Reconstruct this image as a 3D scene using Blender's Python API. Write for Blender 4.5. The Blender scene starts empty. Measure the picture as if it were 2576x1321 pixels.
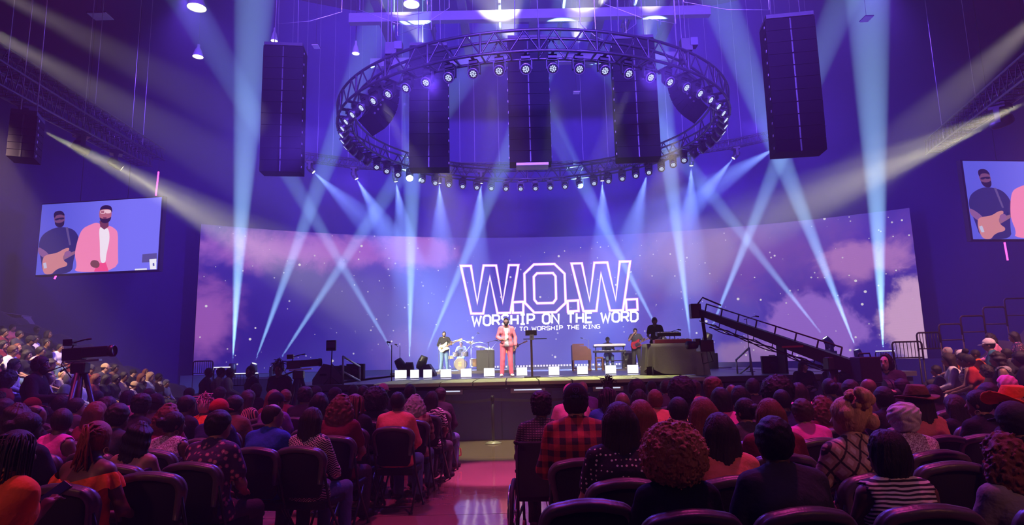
import bpy, math, random
import numpy as np
from mathutils import Vector, Matrix, Quaternion

sc = bpy.context.scene
COL = sc.collection
rnd = random.Random(7)
R_ = math.radians

# ------------------------------------------------------------------ camera
W, H, F = 2576, 1321, 1600.0
EYE = Vector((0, 0, 1.68)); PITCH = R_(8.9); ROLL = R_(1.3)
cam = bpy.data.cameras.new('camera'); camo = bpy.data.objects.new('camera', cam); COL.objects.link(camo)
sc.camera = camo
cam.sensor_width = 36; cam.lens = F / W * 36; cam.clip_start = 0.05; cam.clip_end = 300
CR = Matrix.Rotation(math.pi / 2 + PITCH, 3, 'X') @ Matrix.Rotation(-ROLL, 3, 'Z')
camo.matrix_world = Matrix.Translation(EYE) @ CR.to_4x4()
def ray(x, y): return CR @ Vector(((x - W / 2) / F, -(y - H / 2) / F, -1))
def atY(x, y, Y): d = ray(x, y); return EYE + d * (Y / d.y)          # where the sight line meets the plane at depth Y
def atX(x, y, X): d = ray(x, y); return EYE + d * (X / d.x)
def gpos(x, y, z=0.0): d = ray(x, y); return EYE + d * ((z - EYE.z) / d.z)

# ------------------------------------------------------------------ haze, view, render quality
wd = bpy.data.worlds.new('arena_air'); sc.world = wd; wd.use_nodes = True
nt = wd.node_tree; nt.nodes.clear()
_o = nt.nodes.new('ShaderNodeOutputWorld'); _v = nt.nodes.new('ShaderNodeVolumeScatter')
_v.inputs['Density'].default_value = 0.0062; _v.inputs['Anisotropy'].default_value = 0.0
_v.inputs['Color'].default_value = (.95, .95, 1, 1)
nt.links.new(_v.outputs[0], _o.inputs['Volume'])
sc.view_settings.view_transform = 'Standard'; sc.view_settings.look = 'None'
sc.view_settings.gamma = 1.0; sc.view_settings.exposure = 0.0; sc.view_settings.use_curve_mapping = False
cy = sc.cycles
cy.volume_bounces = 0; cy.max_bounces = 4; cy.diffuse_bounces = 1; cy.glossy_bounces = 2; cy.transmission_bounces = 2
cy.transparent_max_bounces = 6; cy.use_denoising = True; cy.sample_clamp_indirect = 4.0; cy.caustics_reflective = False
cy.caustics_refractive = False; cy.adaptive_threshold = 0.04; cy.adaptive_min_samples = 24

# ------------------------------------------------------------------ lights (beam fixtures are built further down, added fills have none)
def spot(p, q, col, e, ang, r=.07, blend=.3, name='beam_light'):
    l = bpy.data.lights.new(name, 'SPOT'); l.color = col; l.energy = e
    l.spot_size = R_(ang); l.spot_blend = blend; l.shadow_soft_size = r
    o = bpy.data.objects.new(name, l); COL.objects.link(o); o.location = p
    o.rotation_euler = (Vector(q) - Vector(p)).to_track_quat('-Z', 'Y').to_euler()
    return o
# beams rising from the stage floor: (lens pixel, a pixel along the beam, depth, depth there, power, angle)
CY = (.34, .66, 1.0); BL = (.22, .36, 1.0); YE = (1.0, .93, .52)
UP = [((585, 915), (628, 200), 31, 31, 30000, 6.5), ((640, 915), (768, 560), 31, 30, 17000, 5.5), ((698, 915), (850, 680), 31, 30, 15000, 5),
      ((1000, 905), (850, 650), 25, 25, 10000, 5), ((1030, 912), (1036, 500), 25, 25, 17000, 6), ((1068, 897), (1190, 600), 26, 26, 12000, 5.5),
      ((1665, 850), (1552, 630), 27, 27, 12000, 5.5), ((1738, 862), (1700, 550), 26, 26, 16000, 6), ((1784, 840), (1880, 600), 26, 26, 14000, 5.5),
      ((2075, 850), (1880, 605), 30, 30, 13000, 5), ((2155, 880), (1990, 460), 30, 30, 22000, 6), ((2222, 890), (2196, 300), 30, 30, 32000, 7)]
# beams falling from the curved rear truss: (lens pixel, pixel along, power, angle)
DOWN = [((789, 433), (905, 540), 7000, 24), ((897, 450), (985, 600), 8000, 26), ((996, 457), (1025, 640), 8000, 26), ((1105, 461), (1112, 640), 7000, 28),
        ((1210, 461), (1196, 640), 8000, 26), ((1515, 455), (1520, 640), 8000, 26), ((1628, 437), (1590, 590), 7000, 26),
        ((1739, 417), (1735, 600), 8000, 24), ((1845, 398), (1760, 500), 7000, 22), ((1954, 370), (1790, 470), 9000, 22)]
# warm beams from the side trusses
WARM = [((100, 326), 16, (560, 560), 20, 7000, 17), ((224, 382), 20, (520, 545), 23, 5000, 15), ((307, 423), 23, (560, 590), 25, 4500, 16),
        ((2495, 316), 17, (2130, 470), 21, 7000, 16), ((2600, 250), 14, (2240, 410), 19, 7000, 15),
        ((-60, 60), 11, (420, 330), 16, 1500, 14), ((-80, -60), 11, (360, 170), 15, 1100, 13), ((2680, -20), 12, (2300, 330), 17, 1900, 16)]
for a, b, ya, yb, e, g in UP: spot(atY(*a, ya), atY(*b, yb), CY, e * 42, g, .09, .25)
for a, b, e, g in DOWN: spot(atY(*a, 32), atY(*b, 32), BL, e * 16, g, .07, .5)
for a, ya, b, yb, e, g in WARM: spot(atY(*a, ya), atY(*b, yb), YE if a[1] > 100 else (1, .86, .7), e * 11, g, .1, .6)
# washes on the circular truss, lights over the crowd, and added fills
RC = Vector((.78, 21.0, 9.4)); RR = 6.0; RT = R_(2)
def ringpt(a, r, dz=0): return RC + Vector((r * math.cos(a), r * math.sin(a) * math.cos(RT), r * math.sin(a) * math.sin(RT) + dz))
for i in range(8):
    a = (i + .5) / 8 * 2 * math.pi
    spot(ringpt(a, RR + .6, -.6), ringpt(a, RR + 8, -3.6), (.15, .06, 1.0), 5600, 84, .15, 1, 'wash_light')
spot((-12, 22, 15.5), (-13, 32, 3), (.15, .05, 1.0), 6000, 130, .3, 1, 'wash_light')  # added side fill for haze and walls, not a truss lamp
spot((14, 22, 15.5), (15, 32, 3), (.15, .05, 1.0), 6000, 130, .3, 1, 'wash_light')  # the same added fill on the right side
for x in (-8, -2, 4, 10): spot((x, -6.5, 12.5), (.9 + (x - .9) * .35, 19, 15.4), (.17, .075, 1.0), 86000, 50, 1.2, .85, 'added_haze_fill')      # added violet fill from behind the camera, unseen, to colour the haze
MG = (1.0, .06, .45)
for x, y, e in ((-7, 8.5, 1700), (-3, 7.5, 2300), (3.5, 7.5, 2600), (8, 8, 2200)):
    spot((x, y + .2, 11), (x, y - .8, 0), MG, e, 58, .3, .7, 'crowd_light')
spot((-6, -3, 7.0), (-3.0, 6, .6), (1, .30, .26), 520, 50, .4, .8, 'crowd_light')  # added warm fill from behind the camera for the near rows
spot((6, -3, 7.0), (4, 6, .6), (1, .30, .24), 680, 50, .4, .8, 'crowd_light')  # matching added fill from the right, also unseen
spot((-12.4, 13.6, 8.2), (-12.7, 18.4, 1.2), (1, .64, .48), 8000, 46, .3, .8, 'crowd_light')       # warm spill on the left stand
spot((10.6, 9.6, 9), (11, 13.0, 1.2), (1, .38, .40), 5000, 52, .3, .8, 'crowd_light')
# lamps of the circular truss that fall on the stage lip, the floor before it, the singer and the band
spot((-.3, 12.4, 11), (-.30, 12.9, 0), (1.0, .93, .50), 6000, 17, .1, .6, 'house_light')
spot((-.2, 9, 12), (-.25, 10.2, 0), (1.0, .12, .62), 16000, 12, .1, .5, 'crowd_light')          # magenta pool in the aisle
for x in (-2.1, -.4, 1.2, 2.6): spot((x, 15.3, 8.9), (x, 15.6, 1.2), (1.0, .95, .42), 2300, 27, .1, .8, 'lip_light')
spot((-3.4, 16.0, 8.7), (-.1, 19.2, 2.1), (1, .86, .78), 6500, 16, .1, .5, 'key_light')        # on the singer
spot((3.2, 15.6, 8.7), (.0, 19.2, 2.2), (1, .86, .80), 4500, 16, .1, .5, 'key_light')
spot((-2.2, 20, 8.6), (-2.4, 29, 1.9), (1, .84, .46), 7000, 36, .15, .6, 'key_light')          # on the band
spot((5.2, 19, 8.6), (5.4, 28.5, 1.9), (1, .84, .46), 8500, 40, .15, .6, 'key_light')
spot((3.5, 15.2, 8.8), (4.5, 17, 1.8), (1, .84, .6), 500, 26, .15, .6, 'key_light')

# ------------------------------------------------------------------ materials
_mats = {}
class NT:
    def __init__(s, m): s.t = m.node_tree
    def n(s, kind, **kw):
        x = s.t.nodes.new(kind)
        for k, v in kw.items():
            if hasattr(x, k): setattr(x, k, v)
        return x
    def put(s, sock, v):
        if v is None: return
        if isinstance(v, (int, float, tuple, list)):
            sock.default_value = v if not (isinstance(v, (tuple, list)) and len(v) == 3 and sock.type == 'RGBA') else (*v, 1)
        else: s.t.links.new(v, sock)
    def m(s, op, a, b=None, c=None, clamp=False):
        x = s.n('ShaderNodeMath', operation=op, use_clamp=clamp)
        for i, v in enumerate((a, b, c)): s.put(x.inputs[i], v)
        return x.outputs[0]
    def mix(s, f, a, b, blend='MIX'):
        x = s.n('ShaderNodeMix', data_type='RGBA', blend_type=blend)
        s.put(x.inputs[0], f); s.put(x.inputs[6], a); s.put(x.inputs[7], b); return x.outputs[2]
    def noise(s, vec, scale, detail=3, rough=.55, dist=0):
        x = s.n('ShaderNodeTexNoise'); s.put(x.inputs['Vector'], vec)
        for k, v in (('Scale', scale), ('Detail', detail), ('Roughness', rough), ('Distortion', dist)): x.inputs[k].default_value = v
        return x.outputs[0]
    def coord(s, which='Object'): return s.n('ShaderNodeTexCoord').outputs[which]
    def xyz(s, v):
        x = s.n('ShaderNodeSeparateXYZ'); s.put(x.inputs[0], v); return x.outputs
    def vec(s, a, b, c):
        x = s.n('ShaderNodeCombineXYZ'); s.put(x.inputs[0], a); s.put(x.inputs[1], b); s.put(x.inputs[2], c); return x.outputs[0]
    def step(s, v, lo, hi):
        x = s.n('ShaderNodeMapRange', interpolation_type='SMOOTHSTEP'); s.put(x.inputs[0], v)
        x.inputs[1].default_value = lo; x.inputs[2].default_value = hi; return x.outputs[0]
    def bump(s, h, dist, bsdf, strength=.6):
        x = s.n('ShaderNodeBump'); x.inputs['Strength'].default_value = strength; x.inputs['Distance'].default_value = dist
        s.put(x.inputs['Height'], h); s.t.links.new(x.outputs[0], bsdf.inputs['Normal'])
def newmat(key, rough=.6, metal=0, spec=.5):
    m = bpy.data.materials.new(key); m.use_nodes = True
    b = m.node_tree.nodes['Principled BSDF']
    b.inputs['Roughness'].default_value = rough; b.inputs['Metallic'].default_value = metal
    b.inputs['Specular IOR Level'].default_value = spec
    return m, NT(m), b
def lin(*c):                       # 0..255 display values to linear
    return tuple(((v / 255) / 12.92 if v <= 10 else ((v / 255 + .055) / 1.055) ** 2.4) for v in c)
def P(key, col, rough=.6, metal=0, spec=.5, var=.12, scale=9, bump=0, bscale=60):
    if key in _mats: return _mats[key]
    m, n, b = newmat(key, rough, metal, spec)
    c = n.coord(); f = n.noise(c, scale, 3)
    n.put(b.inputs['Base Color'], n.mix(f, tuple(v * (1 - var) for v in col), tuple(min(1, v * (1 + var)) for v in col)))
    if bump: n.bump(n.noise(c, bscale, 2), bump, b)
    _mats[key] = m; return m
def E(key, col, st=1.0, light=False):
    if key in _mats: return _mats[key]
    m, n, b = newmat(key, .5)
    b.inputs['Base Color'].default_value = (.02, .02, .02, 1)
    b.inputs['Emission Color'].default_value = (*col, 1); b.inputs['Emission Strength'].default_value = st
    if not light: m.cycles.emission_sampling = 'NONE'
    _mats[key] = m; return m

# ------------------------------------------------------------------ mesh helpers
def obj(name, vs, fs, mat=None, parent=None, loc=None, smooth=False):
    me = bpy.data.meshes.new(name); me.from_pydata([tuple(v) for v in vs], [], fs); me.update()
    if smooth: me.polygons.foreach_set('use_smooth', [True] * len(me.polygons))
    return place(name, me, mat, parent, loc)
def place(name, me, mat=None, parent=None, loc=None, rot=None, scale=None):
    o = bpy.data.objects.new(name, me); COL.objects.link(o)
    if mat is not None:
        if len(me.materials) == 0: me.materials.append(mat)
        elif me.materials[0] is not mat:
            o.material_slots[0].link = 'OBJECT'; o.material_slots[0].material = mat
    if parent is not None: o.parent = parent
    if loc is not None: o.location = loc
    if rot is not None: o.rotation_euler = rot
    if scale is not None: o.scale = (scale,) * 3 if isinstance(scale, (int, float)) else scale
    return o
def tag(o, label=None, cat=None, group=None, kind=None):
    for k, v in (('label', label), ('category', cat), ('group', group), ('kind', kind)):
        if v: o[k] = v
    return o
def empty(name, loc=(0, 0, 0), rz=0, label=None, cat=None, group=None, scale=1):
    o = bpy.data.objects.new(name, None); COL.objects.link(o); o.location = loc; o.rotation_euler = (0, 0, rz)
    o.empty_display_size = .1; o.scale = (scale,) * 3
    return tag(o, label, cat, group)
def copytree(o, parent=None):
    c = o.copy(); COL.objects.link(c)
    if parent is not None: c.parent = parent
    for ch in list(o.children): copytree(ch, c)
    return c
class MB:
    def __init__(s): s.v = []; s.f = []; s.sm = False
    def add(s, vs, fs):
        k = len(s.v); s.v += [Vector(v) for v in vs]; s.f += [tuple(i + k for i in f) for f in fs]; return s
    def box(s, c, d, rz=0, M=None):
        x, y, z = (v / 2 for v in d); c = Vector(c)
        pts = [Vector((a * x, b * y, e * z)) for e in (-1, 1) for a, b in ((-1, -1), (1, -1), (1, 1), (-1, 1))]
        q = Matrix.Rotation(rz, 3, 'Z') if M is None else M
        return s.add([c + q @ p for p in pts], [(0, 3, 2, 1), (4, 5, 6, 7), (0, 1, 5, 4), (1, 2, 6, 5), (2, 3, 7, 6), (3, 0, 4, 7)])
    def tube(s, pts, r, n=8, caps=True, r2=None):
        pts = [Vector(p) for p in pts]; k = len(pts); rings = []; up = None
        for i, p in enumerate(pts):
            t = (pts[min(i + 1, k - 1)] - pts[max(i - 1, 0)]).normalized()
            if up is None: up = t.orthogonal().normalized()
            up = (up - t * up.dot(t)); up = up.normalized() if up.length > 1e-6 else t.orthogonal().normalized()
            sd = t.cross(up); rr = r if r2 is None else r + (r2 - r) * i / max(1, k - 1)
            rings.append([p + (up * math.cos(2 * math.pi * j / n) + sd * math.sin(2 * math.pi * j / n)) * rr for j in range(n)])
        fs = [(i * n + j, i * n + (j + 1) % n, (i + 1) * n + (j + 1) % n, (i + 1) * n + j) for i in range(k - 1) for j in range(n)]
        if caps: fs += [tuple(reversed(range(n))), tuple(range((k - 1) * n, k * n))]
        return s.add([p for r_ in rings for p in r_], fs)
    def lathe(s, prof, n=20, c=(0, 0, 0), M=None):
        c = Vector(c); M = M or Matrix.Identity(3); vs = []
        for r, z in prof: vs += [c + M @ Vector((r * math.cos(2 * math.pi * j / n), r * math.sin(2 * math.pi * j / n), z)) for j in range(n)]
        k = len(prof)
        fs = [(i * n + j, i * n + (j + 1) % n, (i + 1) * n + (j + 1) % n, (i + 1) * n + j) for i in range(k - 1) for j in range(n)]
        return s.add(vs, fs)
    def cyl(s, c, r, h, n=16, M=None): return s.lathe([(0.0001, 0), (r, 0), (r, h), (0.0001, h)], n, c, M)
    def ball(s, c, r, n=10, sc_=(1, 1, 1)):
        prof = [(max(1e-4, math.sin(math.pi * i / n)) * r, -math.cos(math.pi * i / n) * r) for i in range(n + 1)]
        return s.lathe(prof, n * 2 - 4, c, Matrix.Diagonal(sc_))
    def prism(s, poly, a, b):                 # polygon in local (x,z), thickness along y from a to b
        n = len(poly)
        return s.add([(x, a, z) for x, z in poly] + [(x, b, z) for x, z in poly],
                     [tuple(range(n)), tuple(reversed(range(n, 2 * n)))] + [(i, i + n, (i + 1) % n + n, (i + 1) % n) for i in range(n)])
    def quad(s, a, b, c, d): return s.add([a, b, c, d], [(0, 1, 2, 3)])
    def mesh(s, name, smooth=False):
        me = bpy.data.meshes.new(name); me.from_pydata([tuple(v) for v in s.v], [], s.f); me.update()
        if smooth: me.shade_auto_smooth(angle=R_(50)) if hasattr(me, 'shade_auto_smooth') else me.polygons.foreach_set('use_smooth', [True] * len(me.polygons))
        return me
    def build(s, name, mat, parent=None, smooth=False, loc=None, rot=None): return place(name, s.mesh(name, smooth), mat, parent, loc, rot)
def smooth_all(me):
    me.polygons.foreach_set('use_smooth', [True] * len(me.polygons)); return me
def tubed(name, pts, r, mat, parent=None, n=8, r2=None):
    m = MB(); m.tube(pts, r, n, True, r2); return m.build(name, mat, parent, True)
def boxed(name, c, d, mat, parent=None, rz=0, bev=0):
    o = MB().box((0, 0, 0), d).build(name, mat, parent, loc=c, rot=(0, 0, rz))
    if bev:
        b = o.modifiers.new('edge', 'BEVEL'); b.width = bev; b.segments = 2
    return o
ORD = ['first', 'second', 'third', 'fourth', 'fifth', 'sixth', 'seventh', 'eighth', 'ninth', 'tenth', 'eleventh', 'twelfth', 'thirteenth', 'fourteenth',
       'fifteenth', 'sixteenth', 'seventeenth', 'eighteenth', 'nineteenth', 'twentieth', 'twenty-first', 'twenty-second', 'twenty-third', 'twenty-fourth']

# ================================================================== bodies: smooth implicit figures turned into meshes
def rcone(Q, a, b, ra, rb):
    a = np.array(a, np.float32); b = np.array(b, np.float32); ba = b - a; pa = Q - a
    t = np.clip(pa @ ba / max(1e-9, ba @ ba), 0, 1)
    return np.linalg.norm(pa - t[:, None] * ba, axis=1) - (ra + (rb - ra) * t)
def ellip(Q, c, r, M=None):
    q = Q - np.array(c, np.float32)
    if M is not None: q = q @ M
    r = np.array(r, np.float32); k0 = np.linalg.norm(q / r, axis=1); k1 = np.linalg.norm(q / (r * r), axis=1)
    return k0 * (k0 - 1) / np.maximum(k1, 1e-6)
def smin(a, b, k):
    h = np.clip(.5 + .5 * (b - a) / k, 0, 1); return b * (1 - h) + a * h - k * h * (1 - h)
def wob(Q, f, s=0.):
    x, y, z = (Q * f).T
    return (np.sin(x + 1.7 * np.sin(y * .9 + s)) * np.sin(y * 1.1 + 1.3 * np.sin(z * .8 + s)) + np.sin(z + 1.5 * np.sin(x * .7 + 2 * s))) * .5
def vno(Q, f, s=0):
    q = Q * f; i = np.floor(q).astype(np.int64); t = q - i; t = t * t * (3 - 2 * t); r = 0
    for o in np.ndindex(2, 2, 2):
        k = i + np.array(o); hsh = (k[:, 0] * 374761393 + k[:, 1] * 668265263 + k[:, 2] * 2147483647 + s * 144665) & 0xffffffff
        hsh = ((hsh ^ (hsh >> 13)) * 1274126177) & 0xffffffff; hsh = (hsh ^ (hsh >> 16)) & 0xffff
        w = np.prod(np.where(np.array(o) == 1, t, 1 - t), axis=1); r = r + w * (hsh / 32767.5 - 1)
    return r.astype(np.float32)
def polygonize(fn, lo, hi, h):
    lo = np.array(lo, np.float32); n = np.ceil((np.array(hi) - lo) / h).astype(int) + 1
    g = np.stack(np.meshgrid(*[np.arange(k) for k in n], indexing='ij'), -1)
    V = fn((g.reshape(-1, 3) * h + lo).astype(np.float32)).reshape(n); s = V < 0
    C = n - 1
    cnt = np.zeros(C, int)
    sl = lambda o: tuple(slice(o[i], o[i] + C[i]) for i in range(3))
    for o in np.ndindex(2, 2, 2): cnt += s[sl(o)]
    act = (cnt > 0) & (cnt < 8); idx = -np.ones(C, int); idx[act] = np.arange(act.sum())
    pos = np.zeros((*C, 3), np.float32); num = np.zeros(C, np.float32)
    for ax in range(3):
        ot = [i for i in range(3) if i != ax]
        for p in (0, 1):
            for q in (0, 1):
                o = [0, 0, 0]; o[ot[0]] = p; o[ot[1]] = q; o2 = list(o); o2[ax] = 1
                v0, v1 = V[sl(o)], V[sl(o2)]; cr = (v0 < 0) != (v1 < 0)
                t = np.where(cr, v0 / np.where(cr, v0 - v1, 1), 0)
                for i in range(3): pos[..., i] += np.where(cr, t if i == ax else o[i], 0)
                num += cr
    vs = ((g[:-1, :-1, :-1][act] + pos[act] / num[act][:, None]) * h + lo)
    fs = []
    for ax in range(3):
        b, c = (ax + 1) % 3, (ax + 2) % 3
        a0 = [slice(None)] * 3; a0[ax] = slice(0, -1); a1 = [slice(None)] * 3; a1[ax] = slice(1, None)
        cr = s[tuple(a0)] != s[tuple(a1)]
        e = np.argwhere(cr); e = e[(e[:, b] > 0) & (e[:, c] > 0) & (e[:, b] < C[b]) & (e[:, c] < C[c])]
        if not len(e): continue
        inside = s[tuple(e.T)]; q = []
        for db, dc in ((-1, -1), (0, -1), (0, 0), (-1, 0)):
            k = e.copy(); k[:, b] += db; k[:, c] += dc; q.append(idx[tuple(k.T)])
        q = np.stack(q, 1); q[~inside] = q[~inside][:, ::-1]; fs.append(q)
    return vs, np.concatenate(fs)
def sdfmesh(name, fn, lo, hi, h):
    vs, fs = polygonize(fn, lo, hi, h)
    me = bpy.data.meshes.new(name); me.vertices.add(len(vs)); me.vertices.foreach_set('co', vs.ravel())
    me.loops.add(fs.size); me.loops.foreach_set('vertex_index', fs.ravel().astype(np.int32))
    me.polygons.add(len(fs)); me.polygons.foreach_set('loop_start', np.arange(0, fs.size, 4, dtype=np.int32))
    me.update(calc_edges=True); me.validate()
    return smooth_all(me)

def mir(d):
    o = dict(d)
    for k, v in d.items():
        if k.endswith('R') and k[:-1] + 'L' not in d: o[k[:-1] + 'L'] = (-v[0], v[1], v[2])
    return o
SEAT = mir(dict(pel=(0, -.03, .55), wai=(0, -.055, .74), che=(0, -.05, .93), nek=(0, -.02, 1.09), hed=(0, .02, 1.235),
           shR=(.165, -.035, 1.03), elR=(.235, .03, .77), wrR=(.12, .25, .68), hnR=(.08, .33, .66), hipR=(.09, .0, .54), knR=(.12, .43, .51), anR=(.12, .40, .11), toR=(.135, .57, .045)))
STAND = mir(dict(pel=(0, 0, .95), wai=(0, -.01, 1.13), che=(0, -.02, 1.33), nek=(0, -.01, 1.49), hed=(0, .025, 1.64),
           shR=(.17, -.02, 1.44), elR=(.235, -.03, 1.15), wrR=(.23, .06, .90), hnR=(.225, .09, .80), hipR=(.09, 0, .93), knR=(.11, .02, .50), anR=(.12, -.02, .10), toR=(.15, .16, .04)))
def hrot(yaw, pit): return (Matrix.Rotation(yaw, 3, 'Z') @ Matrix.Rotation(pit, 3, 'X'))
def figure(name, J, h=.02, fat=1.0, fem=False, yaw=0., pit=0., sleeve='tee', hem=.0, shoes=True, jacket=False, nofeet=False, fist=(), legs='long'):
    """One posed figure: continuous skin body plus clothing shells. Returns dict of meshes (body, top, legs, shoes)."""
    J = {k: np.array(v, np.float32) for k, v in J.items()}
    HM = np.array(hrot(yaw, pit), np.float32)
    sw = .9 if fem else 1.0
    hip = 1.08 if fem else 1.0
    def side(k): return [(J[k + 'R'], 1), (J[k + 'L'], -1)]
    def lerp(a, b, t): return a + (b - a) * t
    u = (J['nek'] - J['pel']); u = u / np.linalg.norm(u)
    lat = J['shR'] - J['shL']; lat = lat / np.linalg.norm(lat)
    hl = J['hipR'] - J['hipL']; hl = hl / np.linalg.norm(hl)
    sc_ = lambda v: v * fat
    torso = [(J['pel'] - hl * .075 * hip, J['pel'] + hl * .075 * hip, sc_(.115), sc_(.115)), (J['wai'] - hl * .06, J['wai'] + hl * .06, sc_(.098), sc_(.098)),
             (J['pel'], J['wai'], sc_(.12), sc_(.10)), (J['wai'], J['che'], sc_(.105), sc_(.12)),
             (J['che'] - lat * .075 * sw, J['che'] + lat * .075 * sw, sc_(.112), sc_(.112)),
             (lerp(J['shL'], J['shR'], .08), lerp(J['shL'], J['shR'], .92), .062, .062)]
    if fem: torso += [(J['che'] + np.array((s * .07, .085, -.02), np.float32), J['che'] + np.array((s * .07, .06, .03), np.float32), .062, .05) for s in (1, -1)]
    trap = [(J['nek'] + u * .015, lerp(J['nek'], J['sh' + s], .78), .046, .05) for s in 'RL']
    neck = [(J['nek'] - u * .04, lerp(J['nek'], J['hed'], .62), .056 * (.88 if fem else 1), .05 * (.9 if fem else 1))]
    uarm = [(J['sh' + s], J['el' + s], .052 * fat * sw, .041 * fat) for s in 'RL']
    farm = [(J['el' + s], J['wr' + s], .041 * fat, .027) for s in 'RL']
    thigh = [(J['hip' + s], J['kn' + s], .09 * fat * hip, .062 * fat) for s in 'RL']
    shin = [(J['kn' + s], lerp(J['kn' + s], J['an' + s], .35), .058, .057) for s in 'RL'] + [(lerp(J['kn' + s], J['an' + s], .35), J['an' + s], .056, .036) for s in 'RL']
    foot = [(J['an' + s] + np.array((0, -.03, -.045), np.float32), J['to' + s], .042, .034) for s in 'RL']
    def many(Q, L, d, k, g=0.):
        for a, b, ra, rb in L:
            e = rcone(Q, a, b, ra + g, rb + g); d = e if d is None else smin(d, e, k)
        return d
    hc = J['hed']
    def local(p): return hc + HM @ np.array(p, np.float32)
    def head(Q):
        d = ellip(Q, local((0, -.008, .015)), (.076, .097, .104), HM)
        d = smin(d, ellip(Q, local((0, .030, -.055)), (.056, .062, .066), HM), .03)
        d = smin(d, rcone(Q, local((0, .092, .005)), local((0, .108, -.028)), .011, .015), .014)
        d = smin(d, rcone(Q, local((-.03, .075, .028)), local((.03, .075, .028)), .014, .014), .02)
        d = smin(d, rcone(Q, local((-.018, .083, -.062)), local((.018, .083, -.062)), .011, .011), .012)
        for s in (1, -1): d = smin(d, ellip(Q, local((s * .078, -.008, -.012)), (.012, .024, .034), HM), .008)
        return d
    hands = []
    for s, sg in (('R', 1), ('L', -1)):
        w, t = J['wr' + s], J['hn' + s]; dr = t - w; ln = np.linalg.norm(dr); dr = dr / ln
        ax = np.cross(dr, np.array((0, 0, 1), np.float32)); ax = ax / (np.linalg.norm(ax) + 1e-6)
        if abs(dr[2]) > .8: ax = np.array((0, 1, 0), np.float32)
        curl = np.cross(ax, dr); curl = curl if curl[2] < 0 else -curl
        if abs(dr[2]) > .8: curl = np.array((-sg, 0, 0), np.float32)
        hands.append((w, w + dr * .07, .026, .033))
        pb = w + dr * .085; cu = .035 if s in fist else .012
        for i, l in enumerate((.062, .072, .068, .054)):
            b = pb + ax * (i - 1.5) * .021; m_ = b + dr * l * .55 + curl * cu * .5
            hands.append((b - dr * .02, m_, .0105, .0095)); hands.append((m_, m_ + dr * l * (.45 - cu * 8) + curl * cu * 1.2, .0095, .008))
        tb = w + dr * .03 - ax * .028 * (1 if s == 'R' else 1)
        hands.append((tb, tb + dr * .05 - ax * .022 + curl * .012, .012, .0095))
    def body(Q):
        d = many(Q, torso, None, .05); d = many(Q, trap, d, .04); d = many(Q, neck, d, .03); d = smin(d, head(Q), .02)
        a = many(Q, uarm + farm, None, .02); a = many(Q, hands, a, .006 if h < .016 else .012); d = smin(d, a, .025)
        l = many(Q, thigh + shin + foot, None, .025)
        return smin(d, l, .04)
    g = .02 if jacket else .016
    def cutneck(Q, d, r):
        d = np.maximum(d, -rcone(Q, J['nek'] + u * .02 + np.array((0, .02, 0), np.float32), J['hed'], r, r + .05)); return d
    def top(Q):
        tp = torso
        d = many(Q, tp, None, .05, g); d = many(Q, trap, d, .04, g * .7)
        if sleeve == 'tee':
            d = smin(d, many(Q, [(a, lerp(a, b, .62), ra, ra * .98) for a, b, ra, rb in uarm], None, .02, g + .004), .02)
        elif sleeve == 'long':
            d = smin(d, many(Q, uarm + [(a, lerp(a, b, .88), ra, rb + .006) for a, b, ra, rb in farm], None, .02, g), .02)
        d = cutneck(Q, d, .075 if sleeve == 'tank' else .052)
        if jacket == 'open':
            w_ = .042 + .10 * np.clip((Q[:, 2] - J['wai'][2]) * .5, 0, .6) + .16 * np.clip(J['wai'][2] - Q[:, 2], 0, .3)
            d = np.maximum(d, -np.maximum(np.abs(Q[:, 0] - J['che'][0]) - w_, -(Q[:, 1] - J['che'][1] - .03)))
        if sleeve == 'off':
            d = np.maximum(d, (Q - J['sh' + 'R']) @ u + .05 + .012 * np.sin(Q[:, 0] * 60))
        if sleeve == 'tank':
            for s in 'RL': d = np.maximum(d, -(np.linalg.norm(Q - (J['sh' + s] + np.sign(J['sh' + s][0]) * lat * .035 - u * .02), axis=1) - .085))
        d = np.maximum(d, -((Q - J['pel']) @ u) - (.06 + hem))
        return d + .0035 * wob(Q, 38) + .003 * wob(Q, 17, 1.)
    def legsf(Q):
        d = many(Q, [(J['pel'] - hl * .06, J['pel'] + hl * .06, .12 * fat, .12 * fat)] + thigh, None, .03, .012)
        if legs == 'long': d = smin(d, many(Q, [(a, b, ra, max(rb, .05)) for a, b, ra, rb in shin], None, .02, .014), .02)
        d = np.maximum(d, (Q - J['pel']) @ u - .10); return d + .003 * wob(Q, 30)
    pts = np.array([v for v in J.values()]); lo = pts.min(0) - .17; hi = pts.max(0) + .19
    out = dict(hed=Vector(hc), HM=hrot(yaw, pit))
    out['body'] = sdfmesh(name + '_body', body, lo, hi, h)
    zt = max(lo[2], J['pel'][2] - .25 - hem)
    out['top'] = sdfmesh(name + '_top', top, (lo[0] - .03, lo[1] - .03, zt), (hi[0] + .03, hi[1] + .03, J['hed'][2] + .02), h)
    lp = np.array([J[k + s] for k in ('hip', 'kn', 'an', 'to') for s in 'RL'] + [J['pel']])
    out['legs'] = sdfmesh(name + '_legs', legsf, lp.min(0) - .2, lp.max(0) + .2, max(h, .018))
    for i, s in enumerate('RL'):
        fp = np.array([J['an' + s], J['to' + s]])
        out['shoe' + s] = sdfmesh(name + '_shoe', lambda Q: np.maximum(many(Q, foot[i:i + 1], None, .02, .008), -(Q[:, 2] - fp[:, 2].min() + .04)), fp.min(0) - .1, fp.max(0) + .1, max(h * .8, .014))
    return out

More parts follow.
